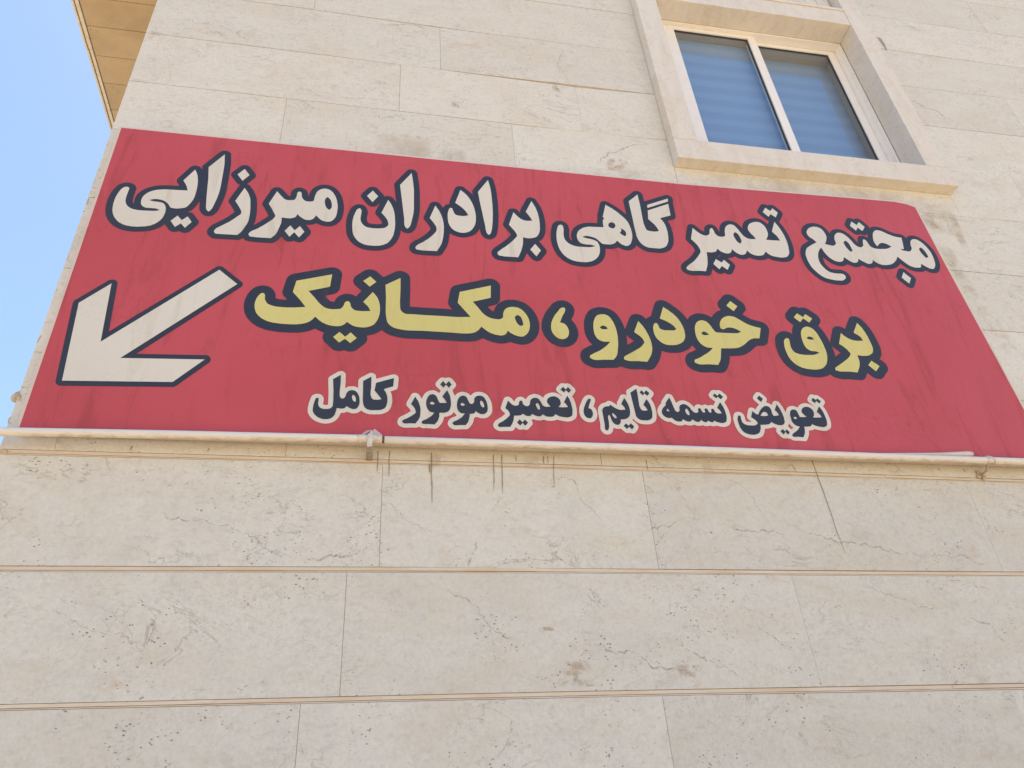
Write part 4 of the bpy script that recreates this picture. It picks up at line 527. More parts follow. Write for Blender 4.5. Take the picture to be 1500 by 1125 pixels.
        '1730,39448 1570,39467 1506,39485 1442,39517 1378,39572 1332,39640 1296,39736 1283,39832 1289,39928 1329,40040 1410,40151 1490,40241 1730,40435 1911,40616 2044,40776 2197,41016 2203,41080 2190,41144 2092,41336 1923,41608 1905,41656 1897,41720 1909,41800 2173,42632 2195,42680 2258,42754 2338,42798 2418,42813 2514,42799 2578,42766 2636,42712 2770,42472 2786,42466 2838,42584 2882,42642 2962,42708 3061,42744 3074,42758 3063,42840 3072,42904 3341,43816 3362,43864 3397,43912 3442,43952 3490,43978 3554,43997 3634,43997 3698,43979 3758,43944 4037,43656 4155,43496 4162,43477 4145,43704 4153,43768 4170,43816 4701,44744 4770,44816 4818,44843 4866,44859 4914,44865 4978,44860 5067,44824 5138,44760 5180,44680 5262,44216 5302,43816 5328,43096 5317,42296 5301,41976 5267,41592 5233,41336 5183,41096 5162,41016 5121,40920 5078,40856 5026,40802 4978,40763 4914,40728 4850,40709 4786,40704 4722,40715 4658,40741 4610,40772 4560,40824 4485,40952 4438,41080 4412,41272 4402,41299 4336,41160 4279,41064 4218,40984 4156,40920 4066,40847 3986,40798 3826,40729 3730,40705 3634,40694 3538,40696 3410,40715 3308,40744 3218,40782 3138,40827 3058,40884 2994,40376 2935,40120 2849,39896 2714,39608 2674,39550 2594,39491 2498,39465 1954,39442|-5118,39464 -5310,39479 -5406,39508 -5470,39547 -5566,39644 -5614,39585 -5662,39547 -5710,39523 -5774,39507 -6334,39487 -6670,39486 -6734,39500 -6782,39520 -6878,39592 -6956,39704 -6997,39816 -7004,39912 -6991,39992 -6942,40119 -6894,40203 -6829,40280 -6404,40680 -6295,40808 -6075,41096 -6187,41320 -6378,41640 -6401,41704 -6408,41768 -6395,41848 -6115,42696 -6071,42776 -6160,42824 -6222,42886 -6494,43283 -6518,43336 -6530,43400 -6523,43480 -6499,43544 -6206,43989 -6126,44051 -6046,44077 -5950,44074 -5902,44059 -5854,44033 -5782,43960 -5534,43587 -5501,43512 -5492,43416 -5518,43323 -5797,42872 -5726,42839 -5662,42787 -5486,42523 -5371,42280 -5284,42008 -5242,41752 -5202,41368 -5186,41144 -5186,40744 -5195,40632 -5223,40456 -5214,40437 -5026,40632 -4782,40912 -4725,40984 -4690,41048 -4828,41336 -5002,41656 -5019,41704 -5028,41768 -5016,41848 -4748,42664 -4715,42728 -4670,42778 -4606,42819 -4526,42842 -4446,42839 -4366,42810 -4287,42744 -3988,42360 -3966,42352 -3934,42355 -3918,42371 -3912,42408 -3908,42552 -3894,42648 -3857,42744 -3806,42818 -3742,42881 -3662,42928 -3566,42950 -3470,42940 -3406,42915 -3342,42875 -3287,42824 -3249,42776 -3208,42696 -3193,42648 -3166,42434 -3150,42444 -3129,42584 -3089,42760 -3026,42920 -2976,43000 -2923,43064 -2857,43128 -2766,43195 -2686,43235 -2590,43265 -2478,43280 -2382,43276 -2286,43256 -2206,43225 -2094,43161 -2030,43112 -1950,43029 -1884,42936 -1829,42840 -1754,42680 -1712,42568 -1658,42376 -1604,42056 -1591,41720 -1604,41512 -1628,41320 -1655,41208 -1690,41112 -1759,40984 -1817,40904 -1876,40840 -1966,40772 -2046,40734 -2174,40702 -2318,40699 -2414,40714 -2558,40766 -2686,40842 -2830,40751 -2910,40720 -3006,40702 -3102,40702 -3109,40696 -2895,40376 -2874,40312 -2870,40232 -2899,40136 -3100,39768 -3154,39704 -3230,39658 -3310,39639 -3390,39646 -3454,39670 -3518,39717 -3582,39670 -3646,39643 -3710,39633 -3790,39643 -3854,39670 -3902,39706 -4030,39877 -4046,39869 -4125,39736 -4254,39564 -4302,39521 -4366,39487 -4446,39472 -4926,39460|5362,39463 5138,39499 5058,39534 4988,39592 4931,39672 4898,39752 4876,39864 4878,39944 4911,40056 4962,40139 5122,40318 5355,40536 5538,40733 5667,40888 5818,41096 5813,41128 5776,41208 5525,41592 5505,41640 5494,41704 5506,41800 5778,42660 5826,42736 5890,42788 5970,42819 6066,42821 6146,42796 6210,42750 6338,42571 6353,42584 6344,42680 6363,42760 6715,43560 6786,43631 6866,43667 6946,43677 7038,43656 7115,43608 7167,43544 7333,43144 7368,43032 7417,42824 7466,42488 7485,42232 7488,41976 7471,41656 7441,41432 7412,41320 7366,41192 7289,41032 7218,40937 7089,40824 7125,40776 7374,40376 7399,40280 7396,40216 7384,40168 7360,40120 7111,39720 7058,39665 6978,39622 6914,39609 6850,39611 6786,39630 6722,39670 6674,39721 6482,40023 6466,40024 6299,39608 6251,39544 6183,39496 6130,39476 6066,39468 5554,39457|14114,39463 13986,39494 13890,39529 13836,39560 13779,39608 13734,39672 13707,39736 13694,39816 13698,39912 13727,40024 13760,40088 13795,40136 13954,40298 14162,40472 14272,40584 14434,40785 14573,40984 14620,41064 14604,41192 14569,41288 14482,41446 14327,41656 14303,41720 14295,41784 14307,41864 14541,42632 14569,42696 14610,42747 14674,42793 14754,42820 14834,42821 14914,42797 14994,42737 15154,42537 15250,42440 15298,42403 15346,42383 15363,42392 15413,42616 15463,42712 15512,42776 15586,42849 15666,42901 15746,42928 15842,42927 15916,42904 15970,42874 16018,42830 16055,42776 16090,42696 16119,42600 16146,42433 16162,42454 16185,42584 16252,42808 16290,42895 16342,42984 16438,43096 16530,43176 16642,43247 16738,43285 16850,43304 16978,43297 17090,43267 17170,43223 17218,43185 17294,43096 17388,42936 17442,42819 17455,42840 17465,42920 17486,43000 17517,43080 17591,43224 17650,43308 17730,43393 17858,43490 18002,43567 18114,43611 18274,43647 18370,43651 18482,43639 18578,43608 18674,43555 18765,43480 18835,43400 18914,43272 19046,43560 18962,43593 18900,43640 18625,43992 18596,44056 18585,44120 18593,44200 18619,44264 18876,44648 18930,44697 18992,44728 19058,44742 19138,44737 19202,44715 19266,44669 19282,44669 19330,44706 19378,44729 19426,44742 19490,44745 19586,44719 19666,44660 19921,44328 19948,44264 19959,44184 19949,44120 19931,44072 19707,43688 19652,43624 19577,43576 19732,43192 19815,42872 19853,42648 19874,42456 19887,42120 19879,41912 19859,41704 19799,41368 19764,41272 19698,41147 19617,41032 19554,40965 19458,40896 19330,40840 19138,40791 19026,40781 18850,40791 18610,40824 18434,40876 18306,40944 18226,40887 18098,40830 17922,40786 17826,40775 17730,40777 17586,40799 17490,40829 17346,40895 17243,40824 17154,40785 17026,40751 16914,40747 16786,40777 16684,40824 16594,40881 16578,40881 16482,40822 16370,40776 16274,40756 16194,40754 16182,40744 16421,40440 16455,40360 16463,40280 16456,40232 16434,40173 16239,39832 16194,39773 16146,39735 16066,39701 15970,39696 15890,39720 15810,39777 15794,39776 15746,39734 15682,39703 15618,39689 15538,39694 15474,39717 15410,39763 15266,39950 15250,39936 15119,39624 15061,39560 14994,39521 14914,39502 14578,39497 14274,39462|8866,39480 8674,39498 8498,39537 8386,39581 8210,39684 8056,39816 7938,39964 7840,40136 7769,40312 7711,40520 7677,40728 7662,40936 7669,41240 7698,41512 7738,41720 7816,41976 7855,42056 7917,42136 7986,42195 8066,42240 8146,42265 8226,42271 8306,42258 8386,42227 8450,42184 8514,42116 8566,42008 8588,41864 8589,41672 8556,41400 8561,41208 8584,41128 8658,41044 8667,41048 8666,41064 8641,41208 8638,41352 8649,41448 8679,41576 8713,41672 8775,41800 8828,41880 8930,41993 9040,42088 9122,42145 9266,42220 9410,42273 9522,42299 9618,42310 10007,42328 10015,42344 10037,42552 10075,42680 10062,42760 10073,42840 10324,43704 10366,43784 10434,43846 10514,43881 10594,43888 10674,43871 10738,43836 10966,43672 11138,43533 11362,43304 11538,43085 11549,43096 11551,43112 11534,44024 11549,44104 11572,44152 11609,44200 12146,44750 12194,44789 12290,44827 12386,44826 12434,44813 12482,44789 12530,44749 12560,44712 12585,44664 12603,44600 12615,44152 12626,44129 13794,44723 13874,44740 13954,44733 14018,44708 14082,44659 14115,44616 14139,44568 14157,44472 14124,44216 14105,44152 14112,44088 14076,43240 14039,43144 13970,43070 13922,43042 13610,42904 13658,42744 13677,42648 13707,42408 13716,42088 13693,41784 13653,41528 13602,41352 13498,41128 13447,41048 13380,40968 13308,40904 13186,40827 13074,40775 12962,40738 12850,40719 12754,40714 12338,40720 12194,40749 12098,40785 12018,40830 11874,40944 11808,41016 11746,41103 11681,40984 11586,40870 11474,40785 11346,40726 11234,40709 11122,40722 11042,40748 10946,40791 10834,40865 10690,40784 10546,40732 10402,40713 10210,40711 10196,40696 10184,40568 10159,40424 10116,40264 10081,40168 10035,40072 9976,39976 9875,39848 9796,39768 9678,39672 9586,39617 9490,39572 9346,39522 9234,39494 9122,39480|-494,39496 -670,39527 -766,39561 -926,39647 -1022,39719 -1150,39848 -1214,39938 -1298,40088 -1368,40264 -1397,40376 -1427,40568 -1448,40840 -1451,41128 -1436,41320 -1407,41512 -1365,41688 -1304,41896 -1261,41992 -1203,42072 -1134,42138 -1070,42182 -990,42215 -910,42225 -830,42215 -766,42188 -686,42124 -638,42056 -601,41976 -567,41864 -554,41768 -555,41688 -576,41496 -585,41320 -559,41208 -524,41144 -478,41096 -446,41080 -254,41064 -94,41076 50,41109 82,41126 91,41144 86,41176 53,41288 -40,41448 -193,41656 -217,41704 -232,41768 -225,41864 -52,42408 -62,42416 -174,42232 -254,42171 -318,42148 -382,42143 -446,42152 -510,42180 -587,42248 -872,42664 -900,42760 -899,42824 -888,42872 -856,42936 -611,43304 -574,43349 -526,43386 -462,43415 -398,43425 -334,43420 -244,43384 -174,43321 84,42968 109,42920 130,42844 194,42885 274,42909 354,42908 434,42881 482,42849 530,42797 658,42573 663,42584 550,43672 551,43736 563,43784 594,43848 1128,44744 1186,44796 1266,44832 1346,44840 1426,44824 1490,44789 1538,44744 1578,44680 1597,44616 1686,43880 1721,43336 1730,42360 1722,42072 1698,41816 1665,41576 1594,41160 1554,41019 1498,40904 1421,40792 1350,40728 1266,40689 1170,40677 1074,40699 978,40759 914,40830 854,40440 819,40312 746,40120 643,39928 578,39841 492,39752 418,39694 242,39594 50,39523 -158,39492 -318,39488|-10030,39544 -10174,39568 -10334,39621 -10478,39698 -10606,39790 -10730,39912 -10831,40040 -10918,40184 -10987,40344 -11050,40552 -11080,40712 -11107,40984 -11108,41240 -11087,41496 -11058,41672 -10993,41912 -10926,42072 -10862,42161 -10782,42236 -10702,42287 -10606,42320 -10510,42326 -10414,42308 -10316,42264 -10238,42200 -10194,42136 -10155,42024 -10149,41944 -10166,41544 -10162,41336 -10152,41272 -10132,41208 -10102,41144 -10078,41113 -10071,41128 -10090,41240 -10096,41384 -10089,41480 -10066,41608 -10035,41704 -9999,41784 -9931,41896 -9871,41976 -9774,42075 -9678,42149 -9550,42225 -9390,42290 -9182,42341 -9022,42365 -8506,42392 -8649,42632 -8668,42712 -8662,42792 -8638,42856 -8254,43638 -8206,43689 -8142,43728 -8078,43746 -7998,43747 -7934,43729 -7867,43688 -7821,43640 -7774,43554 -7765,43576 -7781,43736 -7755,43832 -7182,44803 -7118,44864 -7070,44890 -7022,44905 -6926,44907 -6830,44873 -6757,44808 -6727,44760 -6709,44712 -6637,44168 -6607,43688 -6578,42392 -6586,42184 -6609,41928 -6699,41320 -6751,41096 -6800,40984 -6852,40888 -6910,40815 -6958,40776 -7006,40752 -7086,40731 -7150,40731 -7214,40747 -7278,40778 -7326,40817 -7422,40936 -7484,41064 -7517,41208 -7550,41537 -7566,41545 -7624,41352 -7726,41109 -7772,41032 -7823,40968 -7918,40888 -7902,40876 -7838,40873 -7774,40856 -7726,40830 -7682,40792 -7448,40456 -7422,40408 -7408,40360 -7406,40264 -7433,40184 -7654,39800 -7710,39738 -7790,39693 -7870,39678 -7934,39684 -7982,39699 -8078,39762 -8142,39716 -8206,39693 -8286,39687 -8350,39700 -8414,39732 -8462,39773 -8670,40069 -8686,40081 -8784,39944 -8890,39832 -9014,39736 -9166,39652 -9342,39595 -9646,39539 -9838,39530|21522,39560 21378,39571 21234,39594 21058,39631 20962,39660 20866,39698 20770,39750 20680,39816 20611,39880 20489,40024 20386,40167 20296,40312 20247,40408 20175,40616 20150,40728 20125,40904 20112,41208 20128,41416 20181,41624 20250,41800 20343,41960 20427,42056 20514,42131 20854,42376 20802,42423 20733,42504 20689,42584 20645,42712 20629,42792 20624,42888 20636,42984 20660,43064 20727,43208 20818,43342 20942,43464 21085,43560 21218,43625 21298,43650 21474,43678 21634,43670 21730,43648 21810,43617 21885,43576 21954,43525 22018,43458 22066,43389 22111,43304 22142,43224 22194,43035 22270,43144 22370,43245 22496,43336 22578,43373 22690,43398 22786,43401 22914,43383 23008,43352 23092,43304 23170,43241 23264,43144 23328,43064 23408,42936 23473,42808 23565,42568 23586,42530 23598,42552 23639,42712 23693,42856 23737,42936 23796,43000 23842,43034 23906,43061 23970,43074 24034,43075 24098,43063 24178,43036 24226,43007 24290,42954 24302,42968 24329,43080 24381,43240 24370,43256 24329,43208 24290,43178 24242,43154 24178,43139 24082,43145 23970,43195 23906,43147 23826,43120 23746,43118 23659,43144 23609,43176 23570,43216 23305,43592 23276,43688 23277,43752 23288,43800 23309,43848 23506,44184 23545,44232 23602,44275 23682,44304 23778,44305 23858,44278 23938,44215 23986,44264 24050,44302 24114,44321 24178,44323 24242,44309 24290,44287 24338,44252 24370,44216 24620,43848 24643,43784 24650,43688 24658,43680 24738,43745 24802,43785 24930,43831 25010,43840 25090,43837 25298,43801 25442,43738 25650,43611 25906,43492 26018,43464 26322,43432 26386,43410 26449,43368 26491,43320 26517,43272 26546,43186 26674,43309 26738,43353 26803,43384 26882,43408 26994,43424 27154,43411 27282,43359 27346,43318 27458,43225 27550,43128 27655,42968 27782,42680 27841,42488 27863,42376 27883,42136 27878,41944 27867,41832 27819,41544 27797,41448 27752,41320 27675,41176 27588,41048 27522,40974 27429,40904 27346,40869 27266,40853 27186,40851 27090,40859 26978,40888 26898,40926 26802,40993 26786,40994 26674,40912 26546,40869 26450,40857 26322,40854 26242,40855 26146,40869 25980,40920 25906,40954 25810,41014 25717,41096 25522,41314 25418,41208 25330,41131 25202,41038 25106,40984 24914,40909 24802,40881 24658,40856 24530,40848 24338,40867 24226,40899 24066,40973 23970,40909 23842,40859 23746,40838 23634,40838 23506,40879 23314,40995 23218,40925 23106,40871 22978,40837 22866,40833 22738,40865 22674,40895 22514,40990 22418,40912 22290,40852 22162,40818 22082,40809 22002,40813 21906,40832 21790,40872 21698,40916 21618,40969 21538,41037 21438,41144 21379,41224 21314,41333 21292,41256 21268,41112 21265,41000 21271,40936 21299,40840 21327,40776 21378,40686 21431,40616 21474,40583 21538,40567 21730,40552 21890,40567 21986,40566 22034,40559 22130,40527 22226,40467 22302,40392 22351,40312 22379,40216 22380,40088 22370,40024 22344,39944 22322,39896 22274,39826 22162,39719 22082,39661 22002,39619 21874,39579 21762,39565|25458,39720 25362,39751 25282,39816 24990,40200 24958,40264 24944,40344 24950,40408 24972,40472 25234,40888 25279,40936 25330,40970 25378,40989 25442,40999 25506,40993 25554,40979 25602,40952 25650,40911 25954,40511 25985,40440 25995,40376 25989,40312 25966,40248 25696,39816 25650,39772 25586,39736 25522,39720|15740,40792 15762,40777 15810,40818 15851,40840 15859,40856 15826,40875 15718,40808|12629,42360 12658,42352 12669,42360 12626,42434 12619,42424'),
    'arrow': ('-10003,36727 -9784,33940 -6223,37798 -5450,37111 -8977,33262 -6106,33381 -7037,32324 -10651,32175 -10922,35683',
        '-10703,31977 -10767,32006 -10807,32042 -10837,32090 -10855,32154 -11127,35674 -11119,35738 -11087,35805 -10143,36877 -10079,36918 -9999,36932 -9919,36914 -9860,36874 -9815,36810 -9799,36746 -9615,34425 -6367,37944 -6303,37987 -6239,38002 -6159,37993 -6095,37958 -5295,37245 -5263,37194 -5246,37130 -5250,37066 -5268,37018 -5301,36970 -8483,33498 -8463,33488 -6095,33585 -6031,33571 -5985,33546 -5951,33514 -5920,33466 -5905,33418 -5903,33354 -5915,33306 -5942,33258 -6886,32186 -6927,32151 -6991,32124 -10639,31970'),
    'w2': ('-4409,36737 -4382,36714 -4348,36662 -4335,36621 -4322,36430 -4265,36300 -4214,36229 -4170,36191 -4067,36143 -3878,36091 -3794,36081 -3459,36077 -3129,36102 -2744,36166 -2987,36510 -3300,36897 -3214,37495 -1834,37971 -1879,37300 -2697,36999 -2442,36687 -2255,36433 -2133,36299 -2016,36203 -1932,36166 -1844,36144 -1751,36132 -1651,36134 -1431,36171 -1394,36186 -1362,36211 -1325,36263 -1281,36359 -1240,36524 -1221,36554 -1171,36591 -1134,36599 -1098,36587 -1049,36544 -1031,36511 -994,36335 -948,36258 -891,36192 -818,36147 -723,36133 -544,36129 -215,36164 -277,36312 -333,36406 -523,36613 -163,37167 -10,36971 47,36856 111,36667 144,36500 160,36327 159,36155 141,35980 104,35814 56,35678 -8,35554 -46,35501 -85,35461 -175,35395 -271,35347 -381,35315 -495,35303 -609,35304 -781,35331 -892,35377 -1110,35534 -1173,35435 -1221,35385 -1288,35341 -1360,35309 -1407,35296 -1504,35287 -1652,35295 -1752,35312 -1902,35361 -2055,35446 -2153,35519 -2340,35704 -2429,35554 -2526,35450 -2649,35369 -2807,35307 -2996,35266 -3242,35251 -3570,35250 -3888,35283 -4041,35318 -4116,35345 -4237,35403 -4353,35479 -4447,35566 -4524,35657 -4558,35707 -4608,35810 -4654,35974 -4670,36094 -4672,36226 -4646,36410 -4593,36572 -4519,36697 -4477,36731 -4436,36741|-296,38007 -37,37731 -296,37444 -573,37731|-1359,35015 -1127,34795 -931,35024 -683,34764 -923,34502 -1132,34696 -1344,34495 -1585,34753|945,38039 956,37474 946,36767 962,36415 969,36359 1006,36272 1063,36205 1127,36155 1186,36130 1251,36123 1456,36134 1926,36125 2637,36134 3233,36129 3473,36143 3835,36181 3317,36891 3415,37495 4758,37970 4718,37284 3956,37004 4156,36716 4325,36451 4413,36352 4500,36277 4593,36218 4694,36179 4802,36157 4949,36144 5043,36151 5086,36170 5152,36220 5187,36265 5198,36299 5205,36460 5229,36556 5264,36648 5287,36687 5345,36752 5450,36824 5542,36857 5685,36868 5797,36855 5852,36839 5953,36791 6050,36707 6093,36654 6169,36538 6235,36397 6282,36240 6302,36093 6300,35888 6256,35687 6204,35558 6136,35458 6054,35377 5967,35323 5877,35308 5739,35330 5604,35381 5482,35456 5345,35574 5305,35472 5272,35413 5215,35363 5148,35329 5067,35306 5018,35303 4810,35336 4632,35403 4509,35477 4258,35705 4144,35529 4039,35430 3960,35380 3856,35336 3721,35314 3452,35294 2922,35310 1900,35312 1353,35289 1174,35293 997,35318 796,35361 731,35385 630,35449 551,35522 516,35565 463,35668 434,35798 398,36052 389,36174 374,37029 338,37601|5793,36435 5848,36428 5924,36372 5950,36336 5984,36241 6021,36056 6028,35977 6018,35944 5988,35904 5928,35865 5905,35866 5859,35891 5790,35961 5747,36044 5694,36215 5683,36294 5690,36329 5746,36405|7825,37021 7882,36999 7908,36968 7912,36917 7893,36827 7849,36721 7760,36568 7604,36187 7761,36148 7794,36129 7830,36095 7862,36053 7911,35951 7937,35852 7948,35755 7942,35657 7904,35517 7860,35436 7832,35404 7764,35351 7692,35315 7646,35304 7551,35308 7462,35337 7383,35392 7315,35470 7260,35562 7218,35673 7196,35793 7196,35908 7211,36026 7240,36156 7291,36299 7353,36437 7437,36588 7690,36946 7762,37000|9526,36784 9626,36780 9674,36768 9761,36728 9804,36690 9873,36586 9928,36467 9958,36391 10002,36227 10043,35952 10051,35738 10044,35522 10011,35204 9922,34757 9867,34610 9805,34519 9699,34390 9287,34364 8970,34328 8872,34335 8785,34368 8706,34420 8697,34441 8698,34491 8721,34546 8897,34667 9154,34815 9301,34923 9490,35090 9576,35185 9682,35319 9431,35298 9328,35319 9242,35356 9203,35381 9134,35455 9105,35508 9061,35628 9035,35763 9035,35999 9062,36219 9094,36361 9169,36542 9234,36648 9271,36689 9316,36722 9421,36766|9319,36060 9419,36146 9476,36164 9510,36161 9542,36153 9599,36121 9632,36080 9672,36004 9538,35960 9438,35960 9381,35982|11098,36534 11245,36308 11349,36083 11431,35817 11483,35562 11502,35319 11494,35116 11467,34980 11395,34775 11328,34640 11151,34377 10777,34390 10461,34368 10360,34371 10189,34420 10169,34433 10156,34469 10171,34546 10194,34583 10228,34613 10633,34876 10932,35082 11004,35142 11069,35211 11173,35351 11186,35387 11184,35445 11161,35530 11117,35627 11052,35708 10818,35918|12384,37426 12611,37238 12787,37061 12889,36928 12972,36781 13040,36620 13105,36364 13125,36183 13120,35970 13104,35849 13046,35693 12960,35561 12872,35483 12723,35398 12587,35351 12449,35331 12267,35325 12155,35339 12103,35355 12009,35403 11924,35470 11820,35593 11765,35689 11728,35795 11709,35911 11706,36092 11717,36215 11731,36276 11777,36393 11808,36447 11827,36465 11880,36483 11913,36482 11931,36471 11957,36428 11986,36343 11997,36234 12009,36205 12059,36161 12126,36136 12214,36117 12271,36115 12616,36132 12682,36155 12775,36213 12666,36404 12561,36510 12375,36633 12114,36754|14005,36801 14052,36809 14147,36800 14231,36768 14273,36739 14342,36657 14399,36562 14485,36344 14545,36230 14574,36197 14607,36180 14648,36174 14983,36173 15531,36195 15610,36209 15690,36239 15791,36302 15606,36425 15515,36465 15417,36492 15298,36500 15192,36486 15148,36467 15016,36389 14975,36378 14896,36388 14862,36422 14852,36460 14850,36552 14872,36681 14923,36807 14984,36902 15061,36990 15147,37060 15296,37134 15399,37159 15452,37163 15555,37154 15671,37121 15791,37045 16141,36788 16310,36703 16540,36629 16790,36581 16581,35992 16328,35977 16264,35959 16184,35924 16066,35855 16010,35812 15848,35659 15674,35525 15553,35450 15413,35391 15254,35361 15001,35333 14628,35311 14511,34838 14474,34722 14412,34599 14303,34417 13895,34425 13562,34392 13458,34395 13365,34424 13288,34461 13269,34479 13260,34502 13266,34560 13279,34598 13304,34629 13339,34651 13464,34705 13616,34796 13965,35032 14141,35181 14252,35310 14100,35307 14005,35317 13908,35355 13822,35413 13745,35494 13710,35547 13655,35667 13620,35804 13606,35961 13619,36196 13641,36340 13685,36482 13754,36618 13813,36695 13886,36750|13884,36086 13978,36168 14001,36180 14034,36184 14098,36158 14155,36116 14240,36023 14107,35988 14001,35982 13942,36001|15684,38047 15960,37761 15712,37456 15429,37759|17904,36103 17961,36091 17991,36068 18004,36040 18005,36001 17970,35681 17970,35565 18011,35423 18059,35348 18105,35309 18222,35261 18351,35234 18485,35220 18626,35223 18914,35243 18988,35258 19105,35300 19281,35395 19115,35453 18905,35463 18859,35476 18787,35520 18704,35615 18663,35722 18644,35848 18634,36050 18644,36195 18673,36373 18701,36479 18768,36612 18854,36721 18966,36798 19042,36829 19089,36838 19134,36837 19220,36819 19310,36772 19353,36728 19423,36617 19483,36490 19507,36416 19586,36023 19605,35860 19626,35541 19610,35318 19588,35197 19554,35076 19506,34951 19444,34828 19406,34772 19326,34680 19189,34564 19075,34509 18956,34476 18827,34452 18687,34446 18415,34464 18223,34504 18097,34560 18038,34595 17932,34679 17880,34734 17791,34861 17725,35006 17703,35077 17675,35232 17660,35462 17669,35673 17718,35907 17738,35957 17790,36027 17848,36076|18881,36183 19009,36269 19081,36273 19116,36263 19174,36230 19206,36192 19244,36123 19082,36093 19018,36097 18945,36122|18825,37587 19081,37384 19233,37577 19508,37333 19289,37084 19049,37307 18845,37070 18598,37330|21733,37257 21836,37077 21896,36951 21960,36723 22004,36473 22030,36195 22044,35918 22041,35856 22003,35706 21941,35583 21863,35506 21769,35442 21666,35393 21607,35377 21365,35355 21104,35376 21108,35127 21089,35008 21057,34886 20998,34743 20799,34420 20368,34442 20041,34422 19938,34425 19780,34473 19763,34485 19755,34519 19776,34582 19808,34626 20248,34921 20555,35144 20691,35274 20760,35359 20792,35416 20797,35451 20791,35484 20697,35673 20561,35831 20404,35960 20700,36589 20804,36458 20880,36379 21008,36286 21105,36240 21203,36214 21362,36197 21491,36204 21692,36231 21653,36383 21612,36454 21556,36512 21362,36664|21707,35116 22011,34837 21732,34535 21467,34852',
